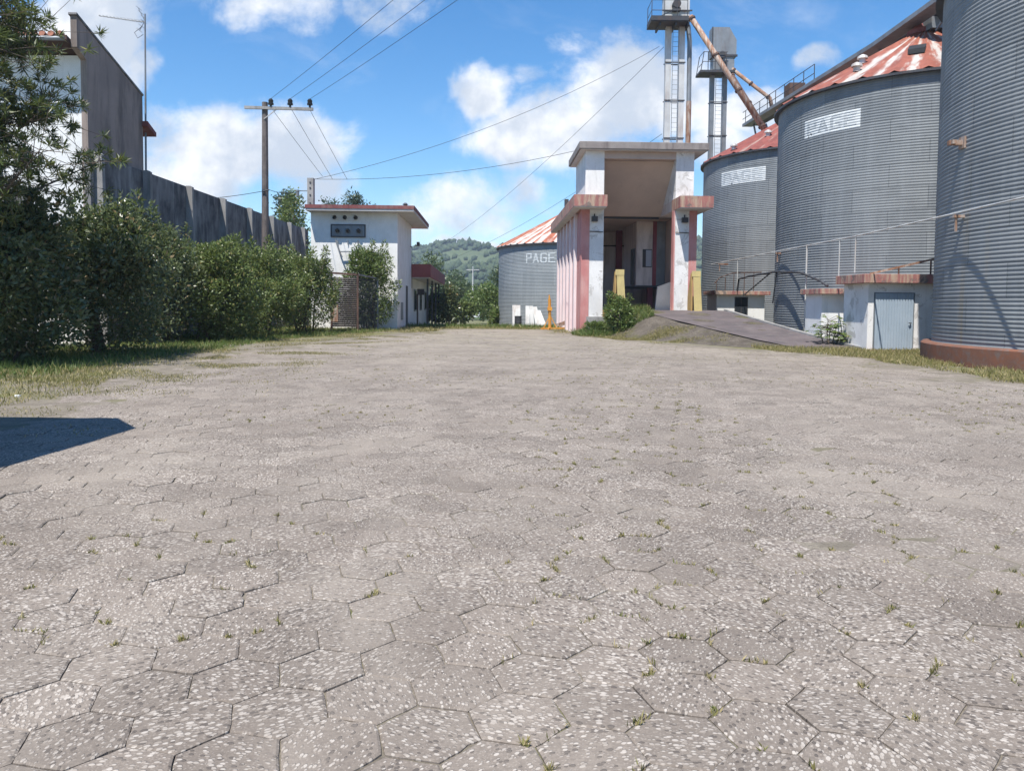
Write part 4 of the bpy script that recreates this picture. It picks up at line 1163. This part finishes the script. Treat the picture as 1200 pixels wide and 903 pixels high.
def tower_two():
    root = elevator_leg((14.9, 57.0, 0), 18.6, .30, .62, 'shorter grey bucket elevator with a slanted head beyond the silos', None, M['steel_grey'])
    h = MB(); h.prism([(-.5, 18.3), (.95, 18.3), (.95, 19.4), (1.15, 19.4), (1.15, 20.6), (.62, 21.5), (-.62, 21.5), (-.62, 19.4), (-.5, 19.4)], -.45, .45, 'y'); h.build('head', M['steel_grey'], root)
    b = MB(); b.box(-.7, 1.22, -.52, -.452, 19.4, 19.55); b.box(-.64, -.56, -.5, -.452, 19.55, 21.5); b.build('flange', M['steel_dark'], root)
    mo = MB(); mo.tube([(.05, -.46, 19.45), (.05, -.85, 19.45)], .24, 12); mo.build('motor', M['steel_dark'], root)
    p = MB(); p.box(-1.55, .9, -1.0, .5, 18.15, 18.3); pl = p.build('platform', M['steel_dark'], root)
    r_ = MB()
    for x, y in ((-1.5, -.95), (-1.0, -.95), (-.5, -.95), (.3, -.95), (-1.5, .45)): r_.tube([(x, y, 18.3), (x + (.2 if x < -1.4 else 0), y, 19.6)], .03, 6)
    for z in (18.9, 19.58): r_.tube([(.4, -.95, z), (-1.33, -.95, z), (-1.33, .45, z)], .025, 6)
    r_.build('railing', M['steel_dark'], pl)
    o = MB(); o.box(.35, .95, -.7, -.46, 18.35, 19.1); o.tube([(.6, -.5, 19.0), (.95, -.5, 18.2)], .14, 8); o.build('outlet', M['steel_grey'], root)
tower_two()
SG = 'grain spout pipes'
def spout(pts, r, m, label, joints=()):
    root = empty('spout_pipe', pts[-1], 0, label, 'pipe', SG)
    o = Vector(pts[-1])
    mb = MB(); mb.tube([Vector(p) - o for p in pts], r, 12); mb.build('pipe', m, root, smooth=True)
    a = Vector(pts[0]) - o; b = Vector(pts[1]) - o
    for t in joints:
        q = a.lerp(b, t); d = (b - a).normalized() * .06; j = MB(); j.tube([q - d, q + d], r * 1.35, 12); j.build('flange', M['rust_dark'], root)
spout([(11.25, 50.2, 19.9), (15.45, 48.0, 12.3)], .175, M['rust'], 'long rusty spout pipe slanting from the taller elevator to the rust red roof', (.02, .35, .66, .97))
spout([(15.7, 56.4, 18.5), (18.35, 55.9, 16.3), (18.5, 55.8, 15.5)], .14, M['rust'], 'short rusty spout pipe from the shorter elevator down to the conveyor', (.05, .5, .95))
spout([(15.6, 56.3, 18.2), (16.95, 51.5, 12.7)], .13, M['rust_dark'], 'dark spout pipe from the shorter elevator, behind the long rusty one', (.05, .5))

def conveyor():
    root = empty('roof_conveyor', (SX, 34, 13.4), 0, 'long dark conveyor gallery running over the silo roofs', 'conveyor')
    def zz(y): return (13.75 + max(0, y - 37) * .045) - 13.4
    ys_ = [11, 37, 57.5]
    b = MB(); w = MB()
    for a, c in zip(ys_, ys_[1:]):
        b.bar((0, a - 34, zz(a) + .3), (0, c - 34, zz(c) + .3), .5, .5)
        w.bar((-.75, a - 34, zz(a) + .0), (-.75, c - 34, zz(c) + .0), .7, .07)
        w.bar((-1.1, a - 34, zz(a) + .06), (-1.1, c - 34, zz(c) + .06), .06, .2)
    b.build('trough', M['steel_dark'], root); wk = w.build('walkway', M['steel_grey'], root)
    r_ = MB(); y = 44
    while y < 57.6:
        r_.tube([(-1.1, y - 34, zz(y)), (-1.1, y - 34, zz(y) + 1.0)], .025, 6); y += 1.6
    for h in (.5, 1.0): r_.tube([(-1.1, 44 - 34, zz(44) + h), (-1.1, 57.5 - 34, zz(57.5) + h)], .022, 6)
    r_.build('railing', M['steel_dark'], wk)
    for c in SY:
        for dy in (-3.2, 3.2):
            s = MB()
            zc = 13.4 - 3.1 * 3.2 / 6 - 13.4
            for x in (-.5, .35): s.bar((x * 1.6, c + dy - 34, zc), (x, c + dy - 34, zz(c + dy) - .02), .09)
            s.bar((-.7, c + dy - 34, zc + .3), (.4, c + dy - 34, zz(c + dy)), .06)
            s.bar((-.5, c + dy - 34, zz(c + dy) - .05), (-.5, c + dy * .55 - 34, zc + 1.2), .06); s.build('support', M['steel_grey'], root)
    s = MB(); s.bar((-.6, 54.5 - 34, -1.9), (-.6, 56.5 - 34, zz(56.5)), .1); s.bar((.3, 54.0 - 34, -2.0), (.3, 56.5 - 34, zz(56.5)), .1)
    s.build('support', M['steel_grey'], root)
    d = MB(); d.box(-.5, .5, 15.6, 16.6, zz(50) + .56, zz(50) + 1.3); d.tube([(-.2, 16, zz(50) + 1.2), (-.2, 16.6, zz(50) + 1.2)], .2, 10); d.build('drive', M['rust_dark'], root)
    c = MB(); c.box(-.35, .35, -.8, .5, -.1, zz(34) + .02); c.build('chute', M['steel_grey'], root); c = MB(); c.box(-.6, .6, -5.6, -4.4, zz(30) - .75, zz(30) + .02); c.build('chute', M['steel_grey'], root)
conveyor()

# wires that meet the shed and elevator
wire((-11.35, 43.5, 8.35), (3.15, 39.5, 9.25), 'wire from the concrete post across to the unloading shed roof', 0.45, 0.012)
wire((-11.35, 43.6, 8.3), (9.3, 50.2, 18.0), 'wire from the concrete post rising to the taller elevator', 0.9, 0.012)
wire((9.6, 50.3, 18.0), (-13.0, 118, 9.0), 'higher of two wires falling from the taller elevator towards the far hill', 1.2, 0.014)
wire((9.6, 50.3, 12.5), (-13.0, 118, 7.0), 'lower of two wires falling from the taller elevator towards the far hill', 1.2, 0.014)
wire((PX, PY - .2, 6.65), (-17.5, 36.0, 6.2), 'cable from the utility pole to the left over the wall', 0.2, 0.014)
wire((PX + .3, PY - .25, 6.7), (-11.9, 43.55, 7.7), 'cable from the utility pole to the concrete post', 0.15, 0.014)

# ------------------------------------------------------------------ clutter in front of the far silo
def leaning_sheets():
    zb = float(gz(2, 50))
    SP = [(0.05, .55, 0.02, 1.55), (.95, .28, .0, 1.5), (1.3, .26, .10, 1.5), (1.7, .34, .30, 1.45), (2.1, .36, .48, 1.2)]
    labs = ['wide pale metal sheet leaning on the distant silo', 'narrow upright metal strip leaning beside the wide sheet', 'metal strip leaning next to the upright one', 'tilted metal sheet among the leaning sheets', 'most tilted metal sheet, nearest the orange auger']
    for (x, w, lean, h), lab in zip(SP, labs):
        root = empty('metal_sheet', (0.0 + x, 53.2, zb), 0, lab, 'metal sheet', 'metal sheets leaning on the distant silo')
        m = MB()
        for k in range(5):                                            # folded profile
            a = w * k / 5; b = w * (k + 1) / 5; dz = .03 if k % 2 else 0
            m.add([(a, dz, 0), (b, dz, 0), (b - lean, dz + .5, h), (a - lean, dz + .5, h), (a, dz + .02, 0), (b, dz + .02, 0), (b - lean, dz + .52, h), (a - lean, dz + .52, h)],
                  [(0,1,2,3),(4,7,6,5),(0,4,5,1),(1,5,6,2),(2,6,7,3),(3,7,4,0)])
        m.build('sheet', M['steel_pale'], root)
    root = empty('barrel', (.42, 51.8, zb), 0, 'small dark barrel in front of the leaning metal sheets', 'barrel')
    m = MB(); m.tube([(0, 0, 0), (0, 0, .06), (0, 0, .061), (0, 0, .4), (0, 0, .42), (0, 0, .44), (0, 0, .8), (0, 0, .82)], [.26, .26, .24, .24, .26, .24, .24, .26], 14); m.build('drum', M['steel_dark'], root)
leaning_sheets()
def auger():
    root = empty('auger', (2.15, 43.8, 0), 0, 'orange upright auger frame on a red base beside the pink wall', 'machine')
    m = MB(); m.tube([(0.02, 0, .1), (-.02, 0, 1.75)], .09, 10); m.box(-.13, .13, -.12, .12, 1.1, 1.3); m.tube([(-.02, 0, 1.75), (-.04, 0, 2.0)], [.06, .03], 8); m.build('tube', M['orange'], root)
    b = MB(); b.bar((-.5, -.1, .08), (1.5, .2, .12), .12, .1); b.bar((-.1, -.5, .08), (.1, .5, .08), .12, .1); b.bar((-.35, 0, .1), (0, 0, .8), .05); b.bar((.4, 0, .12), (0, 0, .9), .05); b.build('base', M['orange'], root)
    r_ = MB(); r_.bar((.35, .1, .25), (1.0, .15, .5), .1, .14); r_.bar((.6, .05, .2), (1.35, .15, .62), .1, .08); r_.bar((.9, 0, .2), (1.5, .1, .45), .08, .1); r_.build('scrap_arm', M['rust'], root)
auger()

# ------------------------------------------------------------------ shrubs on the right
bush('shrub', (4.95, 35.5, 0.25), .72, .6, 1.55, 31, 4200, M['leaf_bright'], .17, .055, 'leafy green shrub at the foot of the shed opening', 'shrub', None, 5, 10, .5, 8)
bush('shrub', (3.85, 35.9, 0.0), .6, .4, .6, 32, 1300, M['leaf_bright'], .16, .04, 'low weeds at the foot of the pink pillar', 'shrub', None, 3, 6, .6, 6)
def young_plant():
    root = empty('young_plant', (11.35, 27.6, 0.0), 0, 'young plant with broad leaves before the low white room', 'plant')
    r_ = random.Random(4); s = MB(); P = []; D = []
    for sx, hh in ((0, 1.15), (.32, .85), (-.25, .8), (.1, 1.0), (.5, .55)):
        s.tube([(sx * .4, 0, -.05), (sx * .8, .05, hh * .5), (sx, 0, hh * .9)], [.025, .018, .01], 6)
        for k in range(18):
            a = r_.uniform(0, 2 * PI); q = r_.uniform(.1, .42); z = hh * r_.uniform(.5, 1.08)
            e = (sx + math.cos(a) * q, math.sin(a) * q, z)
            s.tube([(sx * .9, 0, z * .85), e], [.008, .005], 4)
            for j in range(5):
                P.append(e); b = a + (j - 2) * .6; D.append((math.cos(b), math.sin(b), -.25))
    s.build('stem', M['bark'], root)
    n = len(P)
    V, Q = leaf_quads(np.array(P), np.array(D), np.tile([0, 0, 1.0], (n, 1)), rng.uniform(.12, .2, n), rng.uniform(.06, .09, n))
    link_mesh('foliage', np_mesh('foliage', V, Q), M['leaf_bright'], root)
young_plant()

# ------------------------------------------------------------------ grass
def blades(points, hmin, hmax, w):
    P = np.array(points); n = len(P)
    D = np.stack([rng.normal(scale=.45, size=n), rng.normal(scale=.45, size=n), np.ones(n)], 1)
    return leaf_quads(P, D, unit(n), rng.uniform(hmin, hmax, n), np.full(n, w) * rng.uniform(.7, 1.4, n), .25)
def patch_points(n, x0, x1, y0, y1, test, dens=None, zf=None):
    pts = []; tries = 0
    while len(pts) < n and tries < n * 30:
        tries += 1
        x = random.uniform(x0, x1); y = random.uniform(y0, y1)
        if not test(x, y): continue
        if dens and random.random() > dens(x, y): continue
        pts.append((x, y, float(zf(x, y)) if zf else float(gz(x, y))))
    return pts
def nz(x, y, s=.6, o=0): return mnoise.noise(Vector((x * s, y * s, o))) * .5 + .5
outy = lambda x, y: not inside(YPOLY, x, y)
bx = lambda y: -9.6 - .045 * (24 - abs(y - 24)) if y < 30 else -10.2 + (y - 30) * .25
V = []; Q = []
def addv(v, q):
    global V, Q
    off = sum(len(a) for a in V); V.append(v); Q.append(q + off)
# dry strip between yard and bushes
addv(*blades(patch_points(42000, -14, -3, 8, 46, outy, lambda x, y: max(0, min(1, (nz(x, y) - .40) * 3.2)) * min(1.0, 14 / max(y, 14) + .3)), .03, .10, .012))
addv(*blades(patch_points(9000, -11.5, -6, 8.5, 16, outy, None), .03, .12, .011))
addv(*blades(patch_points(22000, -9, 0, 8, 43, lambda x, y: inside(YPOLY, x, y) and x < -4.3 + .10 * max(0, y - 26) + 0.5 * (y < 14), lambda x, y: max(0, min(1, (nz(x, y, .7, 3) - .50) * 3)) * max(0, min(1, (-3.6 + .1 * max(0, y - 26) - x) / 3)) * min(1, (y - 7) / 9)), .015, .06, .010))
addv(*blades(patch_points(9000, -14, 3, 38, 50, outy, lambda x, y: nz(x, y)), .08, .22, .02))
# right strip
addv(*blades(patch_points(26000, 8.5, 15, 14, 27.5, lambda x, y: outy(x, y) and (x - 18) ** 2 + (y - 19.8) ** 2 > 40, lambda x, y: max(0, min(1, (nz(x, y) - .2) * 3))), .05, .18, .014))
addv(*blades(patch_points(9000, 1.5, 9, 29, 37, lambda x, y: outy(x, y) and x < 5.9 + (36.95 - y) * .37, lambda x, y: max(0, min(1, (nz(x, y) - .46) * 3)), lambda x, y: mound_z(x, y)), .04, .13, .013))
o = link_mesh('dry_grass', np_mesh('dry_grass', np.concatenate(V), np.concatenate(Q)), M['grass'])
setp(o, 'short dry yellowish grass along the edges of the paved yard', 'grass', None, 'stuff')
V = []; Q = []
addv(*blades(patch_points(26000, -14.5, -6, 12, 41, lambda x, y: x < bx(y) + 0.7 + 1.5 * nz(x, y, .5, 4) and outy(x, y)), .08, .26, .016))
addv(*blades(patch_points(4500, 2.2, 6.5, 35.0, 37.2, outy, lambda x, y: nz(x, y), lambda x, y: mound_z(x, y)), .12, .45, .02))
addv(*blades(patch_points(3500, 10.4, 13, 27, 36, lambda x, y: x > 10.5 + (36.9 - y) * .17, lambda x, y: nz(x, y), lambda x, y: mound_z(x, y)), .06, .25, .016))
addv(*blades(patch_points(9000, -6.5, 5, 46, 56, lambda x, y: True, lambda x, y: nz(x, y)), .1, .45, .03))
o = link_mesh('green_grass', np_mesh('green_grass', np.concatenate(V), np.concatenate(Q)), M['grass_green'])
setp(o, 'longer green grass under the bushes and beside the buildings', 'grass', None, 'stuff')
# weeds in the joints of the paving
V = []; Q = []
def joint_weeds():
    r_ = random.Random(3); pts = []
    for (x0, y0, x1, y1) in HEX_EDGES:
        if y0 > 40 or abs(x0) > .75 * y0 + .5: continue
        f = mnoise.noise(Vector((x0 * .35, y0 * .35, 5))) + (.10 if x0 > 0 else -.12) + (.28 if y0 > 14 and x0 < 6 else 0)
        if f < (.06 if y0 < 8 else .10) or r_.random() > (.45 if y0 < 14 else .75): continue
        a, b_ = sorted((r_.random(), r_.random())); n = r_.randint(4, 34) if y0 < 14 else r_.randint(4, 12)
        for k in range(n):
            t = r_.uniform(a, b_); pts.append((x0 + (x1 - x0) * t + r_.gauss(0, .008), y0 + (y1 - y0) * t + r_.gauss(0, .008), .004))
    return pts
pw_ = joint_weeds()
addv(*blades(pw_, .012, .042, .006))
o = link_mesh('joint_weeds', np_mesh('joint_weeds', np.concatenate(V), np.concatenate(Q)), M['grass'])
setp(o, 'small weeds growing in the joints of the hexagonal paving', 'weeds', None, 'stuff')

# ------------------------------------------------------------------ background
def hills():
    def hz(X, Y):
        d = np.hypot(X, Y)
        ridge = 49 * np.exp(-((X - 90) / 300) ** 2) + 26 * np.exp(-((X + 420) / 350) ** 2) + 40 * np.exp(-((X - 800) / 400) ** 2) + 14
        prof = sstep(330, 900, Y) * (1 - 0.35 * sstep(1000, 1600, Y))
        w = 9 * np.sin(X * .021 + 1) * np.sin(Y * .013) + 5 * np.sin(X * .05 + Y * .02) + 2.5 * np.sin(X * .11 - Y * .07)
        return -2.6 + (ridge + w) * prof
    xs_ = np.linspace(-1600, 1900, 176); ys2 = np.linspace(300, 1800, 90)
    m, nt, b = new_mat('hill_pasture_and_wood')
    p = nt.pos()
    n1 = nt.noise(p, .012, 7, .62, .6); n2 = nt.noise(p, .07, 6, .65)
    col = nt.mix(nt.ramp(n1, .44, .56), (0.075,0.10,0.042), (0.03,0.055,0.025))
    col = nt.mix(nt.ramp(n2, .4, .65, 0, .5), col, (0.10,0.115,0.06))
    nt.put(b.inputs['Base Color'], col); b.inputs['Roughness'].default_value = .95
    grid_sheet('hills', xs_, ys2, hz, m)
    # far wood: clumped crowns scattered over the slopes
    bm = bmesh.new(); bmesh.ops.create_icosphere(bm, subdivisions=1, radius=1.0)
    tv = np.array([v.co[:] for v in bm.verts]); tf = np.array([[v.index for v in f.verts] for f in bm.faces]); bm.free()
    VV = []; FF = []; off = 0; r_ = random.Random(8); cnt = 0
    while cnt < 9000:
        X = r_.uniform(-330, 420); Y = r_.uniform(350, 1150)
        if abs(X / Y) > .6: continue
        dn = mnoise.noise(Vector((X * .011, Y * .011, 2))) + .5 * mnoise.noise(Vector((X * .04, Y * .04, 5)))
        if dn < -0.02 and r_.random() > .10: continue
        s = r_.uniform(1.3, 3.4); z = float(hz(X, Y))
        v = tv * np.array([s, s, s * r_.uniform(.8, 1.5)]) * (1 + rng.normal(scale=.16, size=(len(tv), 1))) + np.array([X, Y, z + s * .7])
        VV.append(v); FF.append(tf + off); off += len(v); cnt += 1
    mm = leaf_mat('far_wood_crown', (0.026,0.05,0.022), (0.06,0.085,0.035), None, .1, .8)
    o = link_mesh('far_wood', np_mesh('far_wood', np.concatenate(VV), np.concatenate(FF)), mm)
    setp(o, 'distant woodland covering the hill behind the silo', 'woodland', None, 'stuff')
hills()

TG = 'trees beyond the yard'
def far_tree(loc, h, r, seed, label, m='leaf_far', n=2600, L=.5, trunk=True, group=TG):
    x, y = loc; root = empty('tree', (x, y, float(gz(x, y))), 0, label, 'tree', group)
    lb = [(a, b, c + h * .12, d, e, f) for a, b, c, d, e, f in bush_lobes(r, r, h * .9, 12, seed, .25)]
    v, q = lobed_foliage(lb, n, L, L * .5, up=.3)
    link_mesh('crown', np_mesh('crown', v, q), M[m], root)
    t = MB(); t.tube([(0, 0, -.2), (.1, 0, h * .5), (0, .1, h * .85)], [h * .025, h * .018, h * .006], 7)
    for i in range(5):
        a = i * 1.3 + seed; t.tube([(0, 0, h * (.25 + .08 * i)), (math.cos(a) * r * .6, math.sin(a) * r * .6, h * (.45 + .09 * i))], [h * .01, h * .004], 5)
    t.build('trunk', M['bark'], root)
far_tree((-14.3, 50.5), 8.6, 1.5, 41, 'bushy green tree behind the wall left of the substation', 'leaf_mid', 4200, .22)
for (x, y, h, r, sd, lab) in ((-21.5, 92, 14.4, 1.5, 51, 'slim leftmost bluish tree behind the substation roof'), (-19.3, 94, 15.6, 2.2, 52, 'tallest bluish tree top behind the substation roof'), (-16.8, 90, 13.6, 1.4, 53, 'rightmost bluish tree top behind the substation roof'), (-24.5, 84, 14.6, 1.3, 54, 'feathery bluish tree left of the concrete post')):
    branch_tree('tree', (x, y, float(gz(x, y))), h, r, sd, 150, M['leaf_euc'], lab, 'tree', TG, L=.55, W=.16, per=13, trunk_r=.16, first=.5, upward=.9, tuft_r=.28)
spots = [(-8.6, 84, 7.2, 1.9, 'dark conical tree right of the office canopy', 'leaf_far'), (-6.2, 98, 4.6, 2.6, 'rounded bush-like tree in the gap below the hill, left of centre', 'leaf_far'),
         (-3.4, 92, 4.2, 2.2, 'yellow green tree in the gap beside the distant silo', 'leaf_bright'), (-2.2, 74, 3.4, 1.6, 'low bright tree at the foot of the distant silo', 'leaf_bright'),
         (-1.8, 120, 8.0, 2.2, 'tall dark tree left of the distant silo', 'leaf_far'), (-5.0, 132, 5.2, 3.0, 'broad far tree in the middle of the gap', 'leaf_far'),
         (-9.5, 128, 7.5, 3.0, 'far tree behind the dark conical one', 'leaf_far'), (-6.6, 66, 2.6, 1.6, 'shrubby tree at the end of the office', 'leaf_mid'),
         (-4.6, 70, 2.0, 1.5, 'lowest shrubby tree in the middle of the gap', 'leaf_mid'), (-12.5, 150, 7, 3.0, 'far tree seen over the office canopy', 'leaf_far'), (-1.0, 62, 1.5, .9, 'small bush right at the distant silo edge', 'leaf_bright')]
for i, (x, y, h, r, lab, mm) in enumerate(spots):
    far_tree((x, y), h, r, 60 + i, lab, mm, 2000, .32 if y < 90 else .45)
bush('shrub', (-5.2, 62.5, float(gz(-5, 62))), .9, .8, 3.4, 77, 2600, M['leaf_dark'], .25, .12, 'dark shrub at the far end of the office canopy', 'shrub')
def far_houses():
    for (x, y, w, h, lab, wm, rm) in ((-9.2, 150, 6, 2.4, 'far cottage with bright white roof in the gap below the hill', 'white', 'white'), (-12.4, 172, 7, 3.2, 'far brown-roofed cottage above the white-roofed one', 'inner', 'tile'), (-6.5, 176, 6, 3.0, 'far grey-roofed cottage nearest the distant silo', 'beige', 'slab')):
        z = float(gz(x, y)); root = empty('cottage', (x, y, z), 0, lab, 'house', 'cottages below the hill')
        m = MB(); m.box(-w/2, w/2, -2.5, 2.5, -.5, h); m.build('wall', M[wm], root)
        r_ = MB(); r_.prism([(-2.9, h), (2.9, h), (0, h + 1.4)], -w/2 - .3, w/2 + .3, 'x'); r_.build('roof', M[rm], root)
        for k in (-.5, .3):
            g = MB(); g.box(k * w * .6, k * w * .6 + .9, -2.55, -2.502, .8, 1.9); g.build('window', M['glass'], root)
        d = MB(); d.box(-.4, .45, -2.55, -2.502, -.2, 1.9); d.build('door', M['brown'], root)
far_houses()
def far_pole():
    root = empty('distant_pole', (-4.9, 96, float(gz(-4.9, 96))), 0, 'distant thin pole in the gap below the hill', 'pole')
    m = MB(); m.tube([(0, 0, -.2), (0, 0, 6.6)], [.11, .08], 8); m.build('post', M['steel_pale'], root)
    m = MB(); m.bar((-.8, 0, 6.2), (.8, 0, 6.2), .1); m.build('crossarm', M['steel_pale'], root)
far_pole()

# unseen shelter added left of frame; roof outline shaped to cast the ground shadow
def shadow_shelter():
    root = empty('shadow_shelter', (-8.3, 6.2, 0), 0, 'unseen open shelter added left of the view to cast the shadow on the paving', 'shelter')
    m = MB(); m.prism([(-2.2, -1.6), (2.95, -1.6), (3.1, 0.85), (2.5, 1.6), (-2.2, 1.6)], 3.98, 4.14, 'z'); m.build('roof', M['slab'], root)
    for x in (-2.0, 1.7):
        for y in (-1.4, 1.2):
            p = MB(); p.box(x, x + .16, y, y + .16, -.1, 3.978); p.build('post', M['rust_dark'], root)
    w = MB(); w.box(-1.83, 1.69, 1.22, 1.34, 0, 3.977); w.build('back_wall', M['concrete_pier'], root)
shadow_shelter()
# tiny litter on the grass
def litter():
    for i, (x, y, lab) in enumerate(((-7.55, 11.7, 'scrap of white litter on the dry grass at left'), (3.35, 4.2, 'white pebble chip on the paving at lower right'))):
        m = MB(); r_ = random.Random(i); a = [(x + math.cos(t) * .05 * r_.uniform(.6, 1.2), y + math.sin(t) * .035 * r_.uniform(.6, 1.2)) for t in np.linspace(0, 2 * PI, 8)[:-1]]
        m.prism(a, .01, .035, 'z'); setp(m.build('litter', M['white'], base=True), lab, 'litter')
litter()

def haze():
    m = bpy.data.materials.new('haze'); m.use_nodes = True; t = m.node_tree; t.nodes.remove(t.nodes['Principled BSDF'])
    v = t.nodes.new('ShaderNodeVolumePrincipled'); v.inputs['Density'].default_value = HAZE; v.inputs['Color'].default_value = (.74, .85, 1, 1); v.inputs['Anisotropy'].default_value = .2
    t.links.new(v.outputs[0], t.nodes['Material Output'].inputs['Volume'])
    b = MB(); b.box(-3100, 3100, -300, 4700, -6, 72); o = b.build('haze', m); setp(o, 'thin bluish haze over the valley', None, None, 'stuff')
HAZE = 0.00036
haze()

# ------------------------------------------------------------------ sun, sky, clouds
EL, AZ = R(64), R(25)                                                  # sun behind the viewer, to the left
sd = Vector((-math.cos(EL) * math.sin(AZ), -math.cos(EL) * math.cos(AZ), math.sin(EL)))
sun = bpy.data.lights.new('sun', 'SUN'); sun.energy = 5.0; sun.angle = R(.5); sun.color = (1.0, .955, .88)
so = bpy.data.objects.new('sun', sun); COL.objects.link(so); so.location = (0, 0, 60)
so.rotation_euler = (-sd).to_track_quat('-Z', 'Y').to_euler()

w = bpy.data.worlds.new('World'); scn.world = w; w.use_nodes = True
nt = NT(w.node_tree)
bg = w.node_tree.nodes['Background']
sky = nt.n.new('ShaderNodeTexSky'); sky.sky_type = 'NISHITA'; sky.sun_disc = False
sky.sun_elevation = EL; sky.sun_rotation = math.atan2(sd.x, sd.y); sky.air_density = 1.0; sky.dust_density = 0.1; sky.ozone_density = 3.0
hs = nt.new('ShaderNodeHueSaturation', Color=sky.outputs[0]); hs.inputs['Saturation'].default_value = 1.30
SKY = 0.115
tc = nt.n.new('ShaderNodeTexCoord').outputs['Generated']
sx = nt.new('ShaderNodeSeparateXYZ', Vector=tc)
dy = nt.m('MAXIMUM', sx.outputs[1], .08)
u = nt.m('DIVIDE', sx.outputs[0], dy); v = nt.m('DIVIDE', sx.outputs[2], dy)
uv = nt.new('ShaderNodeCombineXYZ', X=u, Y=v, Z=0.0).outputs[0]
wn = nt.new('ShaderNodeTexNoise', Vector=uv); wn.inputs['Scale'].default_value = 6; wn.inputs['Detail'].default_value = 5
wv = nt.n.new('ShaderNodeVectorMath'); wv.operation = 'SCALE'; nt.l.new(nt.vm('SUBTRACT', wn.outputs['Color'], (.5, .5, .5)), wv.inputs[0]); wv.inputs['Scale'].default_value = .10
uvd = nt.vm('ADD', uv, wv.outputs[0])
CL = [(120,40,75,75,1.0), (60,60,60,60,.8), (180,85,30,35,.8), (320,10,75,38,.75), (350,30,40,28,.6), (460,15,50,35,.55), (250,185,90,45,1.0), (340,180,70,45,.85), (215,215,80,40,.9), (370,225,60,28,.7), (300,140,70,18,.35),
      (563,112,42,34,1.0), (650,160,90,55,1.0), (725,110,75,60,1.0), (790,120,70,60,.9), (590,180,60,30,.9), (700,60,60,30,.55), (540,250,70,40,.75), (600,235,60,25,.6), (553,290,34,14,1.0), (480,210,30,12,.4),
      (950,70,30,18,.7), (880,130,50,35,.85), (1085,0,22,14,.9), (848,25,45,12,.3), (850,170,60,40,.8), (620,95,25,14,.5), (900,60,18,7,.25), (-150,150,200,70,.9), (1300,60,160,60,.8), (1500,250,300,60,.8), (-600,250,300,60,.8)]
acc = None
for (px, py, rx, ry, s) in CL:
    c = ((px - 600) / 901, (357 - py) / 901, 0)
    d = nt.vm('SUBTRACT', uvd, c); d = nt.vm('MULTIPLY', d, (901 / rx / 1.28, 901 / ry / 1.22, 0))
    k = nt.m('MULTIPLY', nt.ramp(nt.vm('LENGTH', d), .25, 1.35, 1.0, 0.0), s)
    acc = k if acc is None else nt.m('MAXIMUM', acc, k)
fb = nt.noise(uv, 8.5, 11, .66, .25)
dens = nt.m('ADD', acc, nt.m('MULTIPLY', nt.m('SUBTRACT', fb, .5), 1.75))
veil = nt.ramp(nt.noise(nt.vm('MULTIPLY', uv, (1, 1.8, 1)), 4.5, 8, .62, .4), .52, .82, 0, .30)
alpha = nt.m('MAXIMUM', nt.m('MULTIPLY', nt.ramp(dens, .28, .92), nt.ramp(acc, .02, .25)), veil)
shade = nt.ramp(nt.m('ADD', nt.noise(nt.vm('ADD', uv, (0, .035, 0)), 9, 6, .55), nt.m('MULTIPLY', dens, .12)), .47, .70)
ccol = nt.mix(shade, (.97, .98, 1.0), (.56, .63, .74))
fw = nt.m('GREATER_THAN', sx.outputs[1], .08)
alpha = nt.m('MULTIPLY', alpha, fw)
mixs = nt.n.new('ShaderNodeMixShader')
nt.put(bg.inputs['Color'], hs.outputs[0]); bg.inputs['Strength'].default_value = SKY
bg2 = nt.n.new('ShaderNodeBackground'); nt.put(bg2.inputs['Color'], ccol); bg2.inputs['Strength'].default_value = 0.74
nt.put(mixs.inputs[0], alpha); nt.l.new(bg.outputs[0], mixs.inputs[1]); nt.l.new(bg2.outputs[0], mixs.inputs[2])
nt.l.new(mixs.outputs[0], w.node_tree.nodes['World Output'].inputs['Surface'])

# ------------------------------------------------------------------ camera and view
cam = bpy.data.cameras.new('camera'); co = bpy.data.objects.new('camera', cam); COL.objects.link(co)
co.location = (0, 0, 1.5); co.rotation_euler = (R(87), R(-0.5), 0)
cam.sensor_width = 36; cam.lens = 901 / 1200 * 36; cam.shift_y = -49.0 / 1200; cam.clip_end = 12000; cam.clip_start = .05
scn.camera = co
vs_ = scn.view_settings
vs_.view_transform = 'Standard'; vs_.look = 'None'; vs_.exposure = 0.68; vs_.gamma = 1.0; vs_.use_curve_mapping = False
